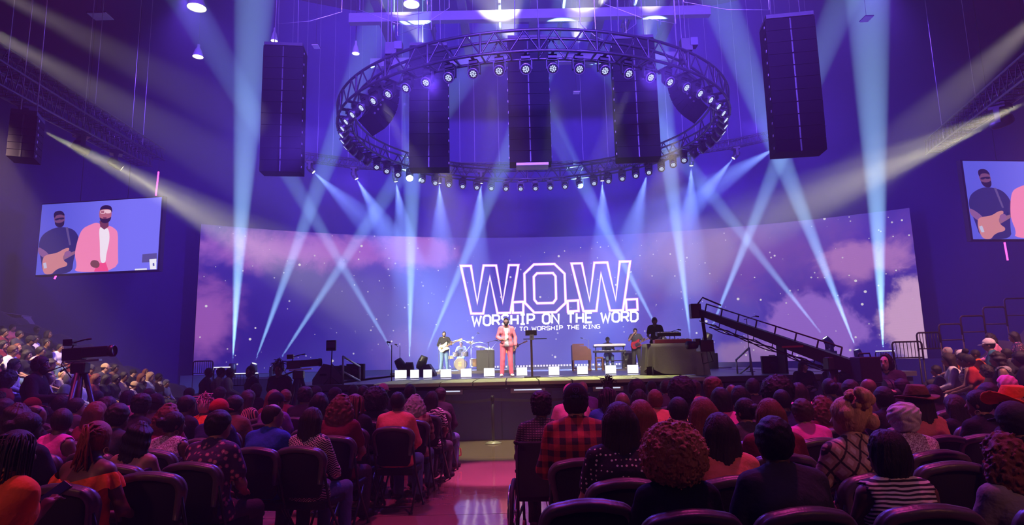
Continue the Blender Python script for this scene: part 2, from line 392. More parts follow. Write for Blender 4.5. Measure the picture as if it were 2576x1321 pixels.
# ------------------------------------------------------------------ hair and hats, in the head's own frame (face +Y)
def skull(Q, g): return ellip(Q, (0, -.008, .015), (.076 + g, .097 + g, .104 + g))
def hairline(Q, off=.035, low=-.085): return np.maximum(Q[:, 1] * .82 - Q[:, 2] * .57 - off, -(Q[:, 2] - low))
def strand(Q, k=70, a=.003):
    th = np.arctan2(Q[:, 0], Q[:, 1] + .0); return a * np.sin(th * k * .5 + 5 * np.sin(Q[:, 2] * 9)) + a * .6 * np.sin(th * k * .23 + Q[:, 2] * 20)
_hair = {}
def hairmesh(style, h=.009):
    key = (style, h)
    if key in _hair: return _hair[key]
    lo, hi = (-.2, -.26, -.2), (.2, .2, .22)
    f = None
    cap = lambda Q, g, off=.035, low=-.085: np.maximum(skull(Q, g), hairline(Q, off, low))
    if style == 'short': f = lambda Q: cap(Q, .017) + .004 * wob(Q, 130)
    elif style == 'crop': f = lambda Q: cap(Q, .010, .03, -.07) + .0015 * wob(Q, 200)
    elif style == 'balding': f = lambda Q: np.maximum(cap(Q, .010, .0, -.07), -ellip(Q, (0, .03, .12), (.06, .10, .07)))
    elif style == 'afro': lo, hi = (-.26, -.27, -.22), (.26, .22, .28); f = lambda Q: np.maximum(ellip(Q, (0, -.03, .035), (.185, .175, .185)) + .013 * vno(Q, 34) + .012 * vno(Q, 80, 2) + .007 * vno(Q, 160, 3), Q[:, 1] * .9 - Q[:, 2] * .4 - .085)
    elif style == 'curlytop': f = lambda Q: np.maximum(smin(skull(Q, .022), ellip(Q, (0, -.01, .08), (.10, .11, .085)), .03) + .010 * vno(Q, 75), hairline(Q, .055, -.07))
    elif style == 'smallafro': f = lambda Q: np.maximum(ellip(Q, (0, -.02, .03), (.13, .13, .135)) + .008 * vno(Q, 90), hairline(Q, .06, -.11))
    elif style in ('long', 'wavy', 'curly', 'verylong'):
        L = {'long': -.30, 'wavy': -.28, 'curly': -.25, 'verylong': -.42}[style]; lo, hi = (-.24, -.28, L - .08), (.24, .16, .2)
        def f(Q):
            d = cap(Q, .02, .035, -.1)
            for s in (-1, 0, 1): d = smin(d, rcone(Q, (s * .055, -.055 + abs(s) * .02, 0), (s * .085, -.105 + abs(s) * .03, L), .062, .045), .03)
            if style == 'curly': d = smin(d, ellip(Q, (0, -.05, -.1), (.16, .10, .16)), .05)
            d = np.maximum(d, Q[:, 1] * .9 - Q[:, 2] * .4 - .055)
            if style in ('long', 'verylong'): return d + strand(Q)
            if style == 'wavy': return d + strand(Q, 60, .004) + .006 * np.sin(Q[:, 2] * 70 + Q[:, 0] * 20)
            return d + .014 * vno(Q, 55) + .008 * vno(Q, 110, 1)
    elif style == 'bob':
        def f(Q):
            d = smin(cap(Q, .022, .04, -.1), ellip(Q, (0, -.03, -.06), (.11, .085, .095)), .04)
            return np.maximum(np.maximum(d, Q[:, 1] - .05), -(Q[:, 2] + .13)) + strand(Q)
    elif style in ('bun', 'highbun', 'ponytail', 'pulled'):
        def f(Q):
            d = cap(Q, .013, .04, -.075)
            if style == 'bun': d = smin(d, ellip(Q, (.0, -.125, .02), (.052, .045, .052)) + .004 * wob(Q, 120), .012)
            if style == 'highbun': d = smin(d, ellip(Q, (0, -.06, .15), (.055, .055, .05)) + .005 * wob(Q, 120), .015)
            if style == 'ponytail':
                d = smin(d, rcone(Q, (0, -.10, .05), (0, -.16, .0), .03, .045), .02); d = smin(d, rcone(Q, (0, -.16, .0), (.01, -.14, -.2), .045, .02), .02)
            return d + strand(Q, 90, .002)
    elif style == 'updo':
        rr = random.Random(3); lumps = [(rr.uniform(-.075, .075), rr.uniform(-.14, -.01), rr.uniform(-.03, .16), rr.uniform(.026, .042)) for _ in range(26)]
        def f(Q):
            d = cap(Q, .018, .045, -.09)
            for x, y, z, r in lumps: d = smin(d, np.abs(np.linalg.norm(Q - np.array((x, y, z), np.float32), axis=1) - r * .8) - r * .28, .008)
            return d + strand(Q, 80, .0025)
    elif style == 'wavyshort':
        f = lambda Q: np.maximum(smin(skull(Q, .032), ellip(Q, (0, -.02, .06), (.115, .125, .09)), .03), hairline(Q, .055, -.09)) + .008 * np.sin(Q[:, 0] * 75 + 3 * np.sin(Q[:, 2] * 40)) * np.sin(Q[:, 2] * 55 + Q[:, 1] * 40)
    elif style == 'hood':
        lo, hi = (-.24, -.27, -.28), (.24, .2, .24)
        f = lambda Q: np.maximum(smin(ellip(Q, (0, -.03, .02), (.125, .135, .15)), ellip(Q, (0, -.03, -.16), (.15, .12, .09)), .05), Q[:, 1] - .07) + .004 * wob(Q, 40)
    elif style == 'beanie':
        f = lambda Q: np.maximum(ellip(Q, (0, -.015, .035), (.098, .118, .118)), -(Q[:, 2] - .0) - .25 * Q[:, 1]) + .0025 * np.sin(np.arctan2(Q[:, 0], Q[:, 1]) * 40)
    elif style == 'scarf':
        f = lambda Q: np.maximum(smin(ellip(Q, (0, -.015, .035), (.097, .117, .117)), ellip(Q, (0, -.12, -.02), (.04, .04, .035)), .02), np.maximum(hairline(Q, .03, -.06), -1)) + .004 * np.sin(Q[:, 1] * 90 + Q[:, 2] * 60)
    elif style == 'cap':
        def f(Q):
            d = np.maximum(ellip(Q, (0, -.008, .03), (.092, .113, .108)), -(Q[:, 2] - .012))
            b = np.maximum(np.maximum(np.abs(Q[:, 2] - .018 + (Q[:, 1] - .08) * .15) - .006, np.hypot(Q[:, 0] * 1.15, Q[:, 1] - .09) - .095), -(Q[:, 1] - .05))
            return np.minimum(d, b)
    elif style in ('fedora', 'cowboy'):
        lo, hi = (-.26, -.26, -.02), (.26, .26, .24)
        def f(Q):
            br = .205 if style == 'cowboy' else .175
            rr_ = np.hypot(Q[:, 0], Q[:, 1] * .92 + .005)
            zb = .035 + (.9 * Q[:, 0] ** 2 * 2.2 if style == 'cowboy' else .15 * np.abs(Q[:, 0])) - .5 * Q[:, 1] ** 2 * (1 if style == 'cowboy' else .4)
            brim = np.maximum(np.abs(Q[:, 2] - zb) - .007, rr_ - br)
            cr = np.maximum(ellip(Q, (0, -.005, .04), (.095, .118, .16)), np.maximum(Q[:, 2] - .155 - .10 * np.abs(Q[:, 0]) - .1 * Q[:, 1], .03 - Q[:, 2]))
            cr = np.maximum(cr, -(np.linalg.norm(Q - np.array((.085, .09, .15), np.float32), axis=1) - .055)); cr = np.maximum(cr, -(np.linalg.norm(Q - np.array((-.085, .09, .15), np.float32), axis=1) - .055))
            return smin(brim, cr, .01)
    elif style in ('locs', 'braids', 'locsup', 'locsback'):
        rr = random.Random(len(style)); m = MB(); n_ = {'locs': 60, 'braids': 90, 'locsup': 34, 'locsback': 54}[style]
        m2 = hairmesh('crop', h)
        for i in range(n_):
            az = rr.uniform(-2.6, 2.6) - math.pi / 2; el = rr.uniform(.05, 1.35)
            p = Vector((math.cos(az) * math.cos(el) * .085, math.sin(az) * math.cos(el) * .105 - .008, math.sin(el) * .11 + .015))
            r = .0085 if style != 'braids' else .0055
            if style == 'locsup':
                q = p * 1.25 + Vector((rr.uniform(-.02, .02), rr.uniform(-.02, .02), .05)); e = p * 1.5 + Vector((rr.uniform(-.06, .06), rr.uniform(-.05, .03), rr.uniform(.0, .05)))
                m.tube([p * .9, q, e], r, 6, True, r * .7)
            else:
                L = rr.uniform(.22, .33) if style != 'braids' else rr.uniform(.42, .55)
                if style == 'locsback':
                    k = Vector((rr.uniform(-.02, .05), -.12, rr.uniform(-.03, .05))); e = k + Vector((rr.uniform(-.05, .05), rr.uniform(-.04, .02), -rr.uniform(.08, .2)))
                    m.tube([p * .95, (p + k) * .56 + Vector((0, 0, .02)), k, e], r, 6, True, r * .7); continue
                out = Vector((p.x, p.y, 0)).normalized() if Vector((p.x, p.y, 0)).length > .01 else Vector((0, -1, 0))
                s = Vector((out.x * .105, min(out.y, .35) * .12 - .015, .0)); e = Vector((s.x * 1.15 + rr.uniform(-.02, .02), min(s.y * 1.1, .03) - .02, -L + .05))
                m.tube([p * .95, p * .55 + s * .55 + Vector((0, 0, .03)), s, s * .5 + e * .5, e], r, 6, True, r * .6)
        me = m.mesh(style); smooth_all(me)
        _hair[key] = me; return me
    elif style == 'beard':
        f = lambda Q: np.maximum(np.maximum(smin(ellip(Q, (0, .030, -.057), (.063, .069, .074)), ellip(Q, (0, -.008, .015), (.079, .1, .107)), .03), np.maximum(Q[:, 2] + .038 + .35 * np.abs(Q[:, 0]) * 0 - np.maximum(np.abs(Q[:, 0]) - .03, 0) * 1.2, -Q[:, 1] + .0)), -ellip(Q, (0, .1, -.052), (.028, .05, .013)))
        h = min(h, .007)
    me = sdfmesh(style, f, lo, hi, h); _hair[key] = me; return me

# ================================================================== the hall
DARK = P('hall_paint', (.018, .010, .045), .85, scale=.6, var=.25)
CEIL = P('ceiling_paint', (.022, .018, .045), .9, scale=.5, var=.3)
BLACK = P('black_metal', (.018, .017, .022), .42, .0, .5)
BLACKM = P('matt_black', (.014, .013, .018), .8)
STEEL = P('steel', (.45, .45, .48), .35, .8)
TRUSSM = P('truss_black', (.05, .045, .06), .35, .6)
CHROME = P('chrome', (.7, .7, .72), .2, 1)
RUBBER = P('rubber', (.02, .02, .02), .7)
WHITE = P('white_paint', (.75, .75, .75), .5)
CABLE = P('cable_black', (.012, .012, .014), .6)
def slab(name, pts, mat, parent=None, kind='structure'):
    o = obj(name, pts, [tuple(range(len(pts)))], mat, parent)
    if parent is None: tag(o, kind=kind)
    return o
XW, YB, YF, ZC = 34, 46, -8, 26.0
wl = boxed('wall_left', (-XW - .2, 19, ZC / 2), (.4, 54, ZC), DARK); tag(wl, kind='structure')
wr = boxed('wall_right', (XW + .2, 19, ZC / 2), (.4, 54, ZC), DARK); tag(wr, kind='structure')
wb = boxed('wall_back', (0, YB + .2, ZC / 2), (68.8, .4, ZC), DARK); tag(wb, kind='structure')
wf = boxed('wall_rear', (0, YF - .2, ZC / 2), (68.8, .4, ZC), DARK); tag(wf, kind='structure')
ce = boxed('ceiling', (0, 19, ZC + .2), (68.8, 54.8, .4), CEIL); tag(ce, kind='structure')
# roof: purlins and trapezoid ribs that catch the light above the ring
for k, y in enumerate(np.arange(6, 34, 4.0)):
    boxed('roof_purlin', (0, y - 19, -.42), (60, .18, .42), P('roof_steel', (.10, .09, .13), .6), ce)
# floor: polished slabs with open joints
m, n, b = newmat('polished_concrete', .16, 0, .6)
c = n.coord('Generated'); c2 = n.coord()
big = n.noise(c2, .8, 4); fine = n.noise(c2, 22, 4, .65)
n.put(b.inputs['Base Color'], n.mix(big, lin(118, 96, 82), lin(152, 128, 106)))
n.put(b.inputs['Roughness'], n.m('MULTIPLY_ADD', fine, .08, .03)); n.bump(n.noise(c2, 3, 3), .004, b, .35)
CONC = m
fl = boxed('floor', (0, 19, -.16), (68, 54, .28), P('sub_floor', (.03, .03, .03), .9)); tag(fl, kind='structure')
YJ = [-8, -5, -2, 1, 3.4, 5.2, 6.4, 7.5, 9.1, 11.8, 14.4, 18, 24, 46]; XJ = [-34, -26, -18, -12, -8, -5, -2.4, .35, 2.8, 5, 8, 12, 18, 26, 34]
for j in range(len(YJ) - 1):
    for i in range(len(XJ) - 1):
        o = MB().box(((XJ[i] + XJ[i + 1]) / 2, (YJ[j] + YJ[j + 1]) / 2, -.02), (XJ[i + 1] - XJ[i] - .012, YJ[j + 1] - YJ[j] - .012, .04)).build('floor_slab', CONC, fl)
        o.matrix_parent_inverse = Matrix.Translation((0, -19, .16))

# ------------------------------------------------------------------ curved LED wall
LC = (2.3, 5.0); LR = 33.0; LA = 34.0; LZ0, LZ1 = 1.40, 9.15
def ledhit(px, py, off=.0):
    d = ray(px, py); ox, oy = EYE.x - LC[0], EYE.y - LC[1]; r = LR - off
    A = d.x ** 2 + d.y ** 2; B = ox * d.x + oy * d.y; C_ = ox ** 2 + oy ** 2 - r * r
    return EYE + d * ((-B + math.sqrt(B * B - A * C_)) / A)
m, n, b = newmat('led_picture', .6, 0, .2)
uv = n.n('ShaderNodeUVMap', uv_map='UVMap').outputs[0]
U, V, _ = n.xyz(uv)
uu = n.m('MULTIPLY', U, 5.0); pv = n.vec(uu, V, 0.0)
wn = n.noise(pv, 1.6, 6, .62, .6); wn2 = n.noise(pv, 4.5, 6, .65, .4)
turb = n.m('ADD', n.m('MULTIPLY', n.m('SUBTRACT', wn, .5), 1.5), n.m('MULTIPLY', n.m('SUBTRACT', wn2, .5), 1.15))
def blob(u, v, ru, rv, soft=.55):
    du = n.m('DIVIDE', n.m('SUBTRACT', U, u), ru); dv = n.m('DIVIDE', n.m('SUBTRACT', V, v), rv)
    r = n.m('SQRT', n.m('ADD', n.m('MULTIPLY', du, du), n.m('MULTIPLY', dv, dv)))
    return n.step(n.m('ADD', n.m('SUBTRACT', 1.0, r), turb), -.05, soft)
base = n.mix(n.step(U, 0, .5), lin(46, 26, 150), lin(72, 52, 200)); base = n.mix(n.step(U, .55, 1.0), base, lin(74, 52, 166))
base = n.mix(n.step(n.noise(pv, .9, 3), .35, .75), base, lin(90, 68, 204))
colr = base
for bl, colx, k in ((blob(.80, .80, .26, .42, .9), lin(138, 84, 188), .85), (blob(.57, .80, .11, .22, .8), lin(138, 96, 206), .75),
                    (blob(.13, .86, .17, .20, .7), lin(206, 128, 228), .95), (blob(.29, .88, .09, .17, .6), lin(196, 116, 224), .95), (blob(.015, .35, .055, .35, .7), lin(186, 108, 206), .9),
                    (blob(.28, .16, .055, .22, .8), lin(128, 88, 204), .8), (blob(.40, .14, .06, .16, .8), lin(122, 92, 212), .8), (blob(.64, .25, .07, .2, .9), lin(110, 92, 220), .8),
                    (blob(.94, .68, .07, .16, .5), lin(214, 148, 216), .85), (blob(.865, .16, .08, .32, .30), lin(176, 126, 232), .95), (blob(.985, .28, .042, .30, .35), lin(248, 196, 234), .95),
                    (blob(.78, .05, .05, .12, .5), lin(196, 150, 200), .6)):
    colr = n.mix(n.m('MULTIPLY', bl, k), colr, colx)
def stars(sc_, thr, size, soft):
    vo = n.n('ShaderNodeTexVoronoi', feature='F1'); n.put(vo.inputs['Vector'], pv); vo.inputs['Scale'].default_value = sc_
    pick = n.m('GREATER_THAN', n.xyz(vo.outputs['Color'])[0], thr)
    return n.m('MULTIPLY', pick, n.m('LESS_THAN', vo.outputs['Distance'], n.m('MULTIPLY', n.xyz(vo.outputs['Color'])[1], size)))
st = n.m('MAXIMUM', stars(13, .30, .13, 0), n.m('MULTIPLY', stars(24, .38, .16, 0), .7))
colr = n.mix(st, colr, (1.0, .93, .98))
pix = n.m('MULTIPLY_ADD', n.m('SINE', n.m('MULTIPLY', V, 900.)), .04, 1.0)
b.inputs['Base Color'].default_value = (.015, .015, .02, 1)
n.put(b.inputs['Emission Color'], colr); n.put(b.inputs['Emission Strength'], n.m('MULTIPLY', pix, .72))
LEDM = m
led = empty('led_wall', (LC[0], LC[1] + LR, LZ0), 0, 'huge curved video wall of purple clouds and stars behind the stage', 'video wall')
NT_ = 24; NS = 3
for i in range(NT_):
    a0 = R_(-LA + 2 * LA * i / NT_); a1 = R_(-LA + 2 * LA * (i + 1) / NT_); vs = []; fs = []; uvs = []
    for k in range(NS + 1):
        a = a0 + (a1 - a0) * k / NS; f_ = (i + k / NS) / NT_
        for z, v_ in ((LZ0, 0), (LZ1, 1)):
            vs.append((LR * math.sin(a), LR * math.cos(a) - LR, z - LZ0)); uvs.append((f_, v_))
        for z in (LZ0, LZ1): vs.append(((LR + .2) * math.sin(a), (LR + .2) * math.cos(a) - LR, z - LZ0)); uvs.append((f_, 0))
    for k in range(NS):
        q = 4 * k; fs += [(q, q + 4, q + 5, q + 1), (q + 2, q + 3, q + 7, q + 6), (q + 1, q + 5, q + 7, q + 3), (q, q + 2, q + 6, q + 4)]
    fs += [(0, 1, 3, 2), (4 * NS, 4 * NS + 2, 4 * NS + 3, 4 * NS + 1)]
    me = bpy.data.meshes.new('screen_panel'); me.from_pydata(vs, [], fs); u_ = me.uv_layers.new(name='UVMap')
    for lp in me.loops: u_.data[lp.index].uv = uvs[lp.vertex_index]
    me.materials.append(LEDM); me.materials.append(BLACKM)
    for p in me.polygons:
        if p.index % 4 or p.index >= 4 * NS: p.material_index = 1
    place('screen_panel', me, None, led)
# the words on the wall
LETTER = {'W': [[(0, 1), (.22, 0), (.45, .72), (.68, 0), (.9, 1)]], 'O': [[(.18, 0), (.52, 0), (.7, .2), (.7, .8), (.52, 1), (.18, 1), (0, .8), (0, .2), (.18, 0)]],
  'R': [[(0, 0), (0, 1), (.5, 1), (.66, .85), (.66, .6), (.5, .45), (0, .45)], [(.38, .45), (.68, 0)]], 'S': [[(.66, .85), (.5, 1), (.15, 1), (0, .85), (0, .65), (.15, .52), (.52, .48), (.67, .35), (.67, .15), (.52, 0), (.15, 0), (0, .15)]],
  'H': [[(0, 0), (0, 1)], [(.66, 0), (.66, 1)], [(0, .5), (.66, .5)]], 'I': [[(0, 1), (.44, 1)], [(0, 0), (.44, 0)], [(.22, 0), (.22, 1)]], 'P': [[(0, 0), (0, 1), (.5, 1), (.66, .85), (.66, .58), (.5, .43), (0, .43)]],
  'N': [[(0, 0), (0, 1), (.66, 0), (.66, 1)]], 'T': [[(0, 1), (.68, 1)], [(.34, 1), (.34, 0)]], 'E': [[(.62, 1), (0, 1), (0, 0), (.62, 0)], [(0, .5), (.52, .5)]],
  'D': [[(0, 0), (0, 1), (.46, 1), (.68, .78), (.68, .22), (.46, 0), (0, 0)]], 'K': [[(0, 0), (0, 1)], [(.64, 1), (.04, .46), (.66, 0)]], 'G': [[(.66, .82), (.5, 1), (.17, 1), (0, .83), (0, .17), (.17, 0), (.5, 0), (.66, .17), (.66, .48), (.36, .48)]]}
def ribbon(mb, pts, w, off, closed=False):
    """flat stroke along pixel points laid on the curved wall"""
    n_ = len(pts); A = [Vector((x, y)) for x, y in pts]; L_ = []; R2 = []
    for i in range(n_):
        p = A[i]; a = A[(i - 1) % n_] if closed or i else None; c_ = A[(i + 1) % n_] if closed or i < n_ - 1 else None
        d1 = (p - a).normalized() if a is not None else (c_ - p).normalized(); d2 = (c_ - p).normalized() if c_ is not None else d1
        n1 = Vector((-d1.y, d1.x)); n2 = Vector((-d2.y, d2.x)); mt = (n1 + n2)
        mt = mt.normalized() if mt.length > 1e-3 else n1; k = min(2.2, 1 / max(.3, mt.dot(n1)))
        L_.append(ledhit(*(p + mt * w / 2 * k), off)); R2.append(ledhit(*(p - mt * w / 2 * k), off))
    vs = L_ + R2; fs = [(i, (i + 1) % n_, (i + 1) % n_ + n_, i + n_) for i in range(n_ if closed else n_ - 1)]
    mb.add([v - Vector(led.location) for v in vs], fs)
TXT = E('sign_white', (1, .96, 1), 1.25); GLOW = E('sign_pink', lin(214, 110, 230), 1.0)
def cz(L): return [(x / 2.995 + 860, y / 2.995 + 440) for x, y in L]
WOW = [('letter_w', [[(897, 686), (972, 686), (1020, 966), (1068, 683), (1162, 683), (1212, 962), (1258, 680), (1330, 680), (1270, 1040), (1172, 1042), (1115, 768), (1065, 1045), (975, 1045)]]),
  ('full_stop', [[(1287, 960), (1367, 956), (1367, 1038), (1289, 1040)]]),
  ('letter_o', [[(1447, 675), (1602, 672), (1678, 745), (1686, 965), (1612, 1035), (1450, 1038), (1380, 965), (1375, 745)], [(1470, 742), (1590, 740), (1610, 765), (1614, 935), (1592, 965), (1472, 968), (1450, 940), (1446, 768)]]),
  ('full_stop', [[(1700, 950), (1780, 946), (1783, 1026), (1703, 1030)]]),
  ('letter_w', [[(1730, 668), (1808, 666), (1866, 945), (1902, 662), (2000, 660), (2063, 940), (2094, 654), (2172, 652), (2118, 1020), (2020, 1022), (1952, 742), (1918, 1025), (1820, 1028)]]),
  ('full_stop', [[(2140, 940), (2224, 936), (2228, 1016), (2145, 1020)]])]
for nm, loops in WOW:
    a = MB(); g_ = MB()
    for L in loops: ribbon(a, cz(L), 4.6, .05, True); ribbon(g_, cz(L), 7.5, .03, True)
    a.build(nm, TXT, led); g_.build('letter_glow', GLOW, led)
def words(text, x0, x1, y0, y1, hgt, w, off=.05, start=None):
    adv = {'W': 1.16, 'I': .72, ' ': .62}; tot = sum(adv.get(c_, .94) for c_ in text) - .26; k = (x1 - x0) / tot; x = 0.
    for ch in text:
        if ch != ' ':
            a = MB()
            for L in LETTER[ch]:
                pts = []
                for lx, ly in L:
                    X = x0 + (x + lx) * k; yb = y0 + (y1 - y0) * (X - x0) / (x1 - x0); pts.append((X, yb - ly * hgt))
                ribbon(a, pts, w, off)
            a.build('letter', TXT, led)
        x += adv.get(ch, .94)
words('WORSHIP ON THE WORD', 1188, 1604, 819, 808, 24, 5.2)
words('HOW TO WORSHIP THE KING', 1262, 1509, 834, 826, 9.5, 2.2)
# dark fascia under and frame above the wall
def arcstrip(name, r, a0, a1, z0, z1, mat, t=.25, n_=40):
    vs = []; fs = []
    for i in range(n_ + 1):
        a = R_(a0 + (a1 - a0) * i / n_); s, c_ = math.sin(a), math.cos(a)
        vs += [(LC[0] + r * s, LC[1] + r * c_, z0), (LC[0] + r * s, LC[1] + r * c_, z1), (LC[0] + (r + t) * s, LC[1] + (r + t) * c_, z1), (LC[0] + (r + t) * s, LC[1] + (r + t) * c_, z0)]
        if i: q = 4 * (i - 1); fs += [(q, q + 4, q + 5, q + 1), (q + 1, q + 5, q + 6, q + 2), (q + 2, q + 6, q + 7, q + 3), (q + 3, q + 7, q + 4, q)]
    fs += [(0, 1, 2, 3), (4 * n_, 4 * n_ + 3, 4 * n_ + 2, 4 * n_ + 1)]
    return obj(name, vs, fs, mat)
tag(arcstrip('screen_plinth', LR - .15, -LA - 1, LA + 1, 0, LZ0 - .02, P('plinth_drape', (.05, .045, .09), .9)), 'low dark plinth running along the foot of the curved video wall', 'plinth')
tag(arcstrip('wall_drape', LR + 1.6, -62, 62, 0, 24.0, P('upper_drape', (.040, .027, .13), .95, scale=3)), kind='structure')

# ------------------------------------------------------------------ side video screens
def screenquad(tl, tr, br, bl, yl, yr):
    a = atY(*bl, yl); b_ = atY(*br, yr); zt = (atY(*tl, yl).z + atY(*tr, yr).z) / 2; zb = (a.z + b_.z) / 2
    d = (b_ - a); d.z = 0; w = d.length; ang = math.atan2(d.y, d.x)
    return Vector((a.x, a.y, zb)), w, zt - zb, ang
SCR_POLYS = [  # (name, material colour, layer, points in the traced view)
 ('bassist_shirt', (40, 40, 110), 1, [(300, 545), (310, 480), (345, 430), (430, 388), (500, 385), (570, 402), (605, 450), (612, 500), (580, 570), (560, 640), (545, 735), (322, 740), (315, 620)]),
 ('bassist_arm', (142, 92, 150), 2, [(297, 530), (330, 545), (372, 578), (382, 610), (350, 622), (318, 600), (296, 575)]),
 ('bassist_head', (120, 72, 110), 2, [(428, 320), (432, 285), (450, 268), (490, 266), (508, 290), (510, 330), (500, 365), (480, 384), (455, 382), (434, 358)]),
 ('bassist_hair', (24, 18, 52), 3, [(427, 310), (430, 280), (450, 266), (490, 264), (510, 290), (508, 305), (490, 292), (445, 296), (436, 320)]),
 ('bassist_beard', (30, 20, 52), 3, [(432, 345), (450, 356), (490, 352), (506, 335), (504, 368), (485, 388), (450, 386), (434, 365)]),
 ('bassist_glasses', (30, 24, 60), 3, [(434, 322), (505, 312), (506, 328), (475, 332), (468, 324), (462, 334), (436, 337)]),
 ('guitar_strap', (96, 80, 140), 2, [(513, 388), (530, 388), (548, 520), (534, 522)]),
 ('bass_guitar_neck', (150, 100, 130), 3, [(480, 598), (575, 566), (600, 575), (490, 632)]),
 ('bass_guitar_body', (214, 136, 140), 4, [(325, 640), (345, 592), (440, 580), (500, 545), (540, 540), (525, 572), (482, 600), (490, 640), (518, 655), (510, 680), (460, 690), (420, 710), (395, 738), (340, 740), (324, 700)]),
 ('bass_bridge', (200, 200, 230), 5, [(332, 655), (355, 648), (360, 690), (338, 695)]),
 ('bassist_hand', (150, 96, 150), 5, [(495, 580), (520, 562), (548, 566), (545, 592), (520, 612), (498, 606)]),
 ('singer_jacket', (255, 142, 186), 6, [(560, 728), (590, 680), (575, 600), (585, 540), (610, 460), (640, 402), (690, 376), (760, 352), (800, 400), (840, 378), (890, 410), (905, 440), (900, 560), (898, 720)]),
 ('singer_trousers', (255, 84, 140), 7, [(716, 724), (742, 662), (808, 656), (826, 722)]),
 ('singer_shirt', (255, 240, 252), 8, [(765, 388), (800, 402), (836, 398), (845, 480), (812, 600), (806, 660), (765, 660), (768, 520)]),
 ('singer_neck', (120, 58, 70), 9, [(772, 345), (840, 345), (838, 390), (805, 412), (776, 388)]),
 ('singer_head', (188, 104, 118), 10, [(770, 300), (778, 262), (800, 242), (845, 240), (864, 270), (864, 310), (850, 345), (825, 362), (795, 360), (776, 335)]),
 ('singer_hair', (26, 14, 40), 11, [(776, 272), (788, 242), (820, 230), (862, 238), (872, 270), (866, 290), (856, 262), (800, 260)]),
 ('singer_beard', (40, 20, 34), 11, [(774, 318), (790, 332), (848, 330), (862, 312), (856, 345), (828, 366), (796, 364), (778, 345)]),
 ('singer_glasses', (250, 206, 216), 12, [(780, 268), (862, 264), (862, 292), (825, 294), (820, 284), (812, 296), (782, 296)]),
 ('singer_lenses', (180, 100, 116), 13, [(786, 274), (812, 272), (810, 290), (788, 291)]),
 ('singer_lips', (120, 52, 70), 12, [(800, 320), (828, 320), (824, 332), (804, 332)]),
 ('singer_hand', (130, 74, 70), 9, [(690, 655), (712, 634), (752, 642), (764, 672), (750, 696), (716, 694), (694, 680)]),
 ('lectern_tray', (92, 84, 150), 2, [(1080, 598), (1187, 591), (1185, 655), (1074, 660)]),
 ('lectern_box', (250, 250, 255), 3, [(1130, 637), (1183, 633), (1180, 711), (1134, 711)]),
 ('lectern_mark', (90, 90, 170), 4, [(1154, 668), (1166, 664), (1168, 684), (1156, 688)]),
 ('stage_light_bar', (245, 245, 255), 2, [(1020, 706), (1110, 703), (1110, 714), (1020, 717)])]
CQ = [(343, 217), (1232, 181), (1185, 712), (268, 742)]       # corners of the traced view
def homog(src):
    A = []; B = []
    for (x, y), (u, v) in zip(src, ((0, 1), (1, 1), (1, 0), (0, 0))):
        A += [[x, y, 1, 0, 0, 0, -u * x, -u * y], [0, 0, 0, x, y, 1, -v * x, -v * y]]; B += [u, v]
    h_ = np.linalg.solve(np.array(A, float), np.array(B, float))
    return lambda x, y: ((h_[0] * x + h_[1] * y + h_[2]) / (h_[6] * x + h_[7] * y + 1), (h_[3] * x + h_[4] * y + h_[5]) / (h_[6] * x + h_[7] * y + 1))
HU = homog(CQ)
def smoothpoly(pts, it=2):
    for _ in range(it):
        q = []
        for i in range(len(pts)):
            a, b_ = pts[i], pts[(i + 1) % len(pts)]; q += [(a[0] * .75 + b_[0] * .25, a[1] * .75 + b_[1] * .25), (a[0] * .25 + b_[0] * .75, a[1] * .25 + b_[1] * .75)]
        pts = q
    return pts
m, n, b = newmat('video_blue', .5)
g_ = n.xyz(n.coord('Generated')); b.inputs['Base Color'].default_value = (.01, .01, .01, 1)
n.put(b.inputs['Emission Color'], n.mix(n.step(g_[0], .05, .8), lin(92, 96, 226), lin(124, 122, 255))); b.inputs['Emission Strength'].default_value = 1.0
VBLUE = m
def video_screen(tl, tr, br, bl, yl, yr, label):
    o, w, hgt, ang = screenquad(tl, tr, br, bl, yl, yr)
    e = empty('video_screen', o, ang, label, 'video screen', 'side video screens')
    boxed('screen_case', (w / 2, .15, hgt / 2), (w + .12, .22, hgt + .12), BLACKM, e)
    obj('picture', [(0, 0, 0), (w, 0, 0), (w, 0, hgt), (0, 0, hgt)], [(0, 1, 2, 3)], VBLUE, e)
    for nm, colx, lay, pts in SCR_POLYS:
        q = [HU(*p) for p in smoothpoly(pts, 2 if len(pts) > 5 else 0)]; q = [(min(1, max(0, u)) * w, -.004 * lay, min(1, max(0, v)) * hgt) for u, v in q]
        obj(nm, q, [tuple(range(len(q)))], E('vid_%d_%d_%d' % colx, lin(*colx), 1.0), e)
    for s in (.3, .7): tubed('hanging_cable', [(w * s, .15, hgt), (w * s, .15, 25.4 - o.z)], .015, BLACK, e, 6)
    return e, w, hgt
video_screen((113, 511), (410, 500), (395, 683), (90, 687), 27, 26.2, 'video screen on the left showing bassist and pink-suited singer, hung above left stand')
rs = atY(2449, 608, 25.6)
video_screen((2417, 415), (2745, 398), (2760, 595), (2449, 608), 25.6, 26.2, 'video screen cut by the right picture edge, hung above right stand')
NEON = E('neon_pink', lin(255, 90, 190), 2.2)
for (a, b_, y, lb) in (((399, 432), (392, 492), 26.6, 'thin pink glowing tube above left video screen'), ((143, 689), (137, 702), 26.98, 'short pink glowing tube below left video screen'), ((2527, 610), (2535, 655), 25.9, 'thin pink glowing tube below right video screen')):
    o = tubed('neon_tube', [atY(*a, y), atY(*b_, y)], .035, NEON); tag(o, lb, 'neon light', 'pink neon tubes')
    tubed('tube_hanger', [atY(*a, y), atY(*a, y) + Vector((0, 0, .6))], .008, BLACK, o, 5)

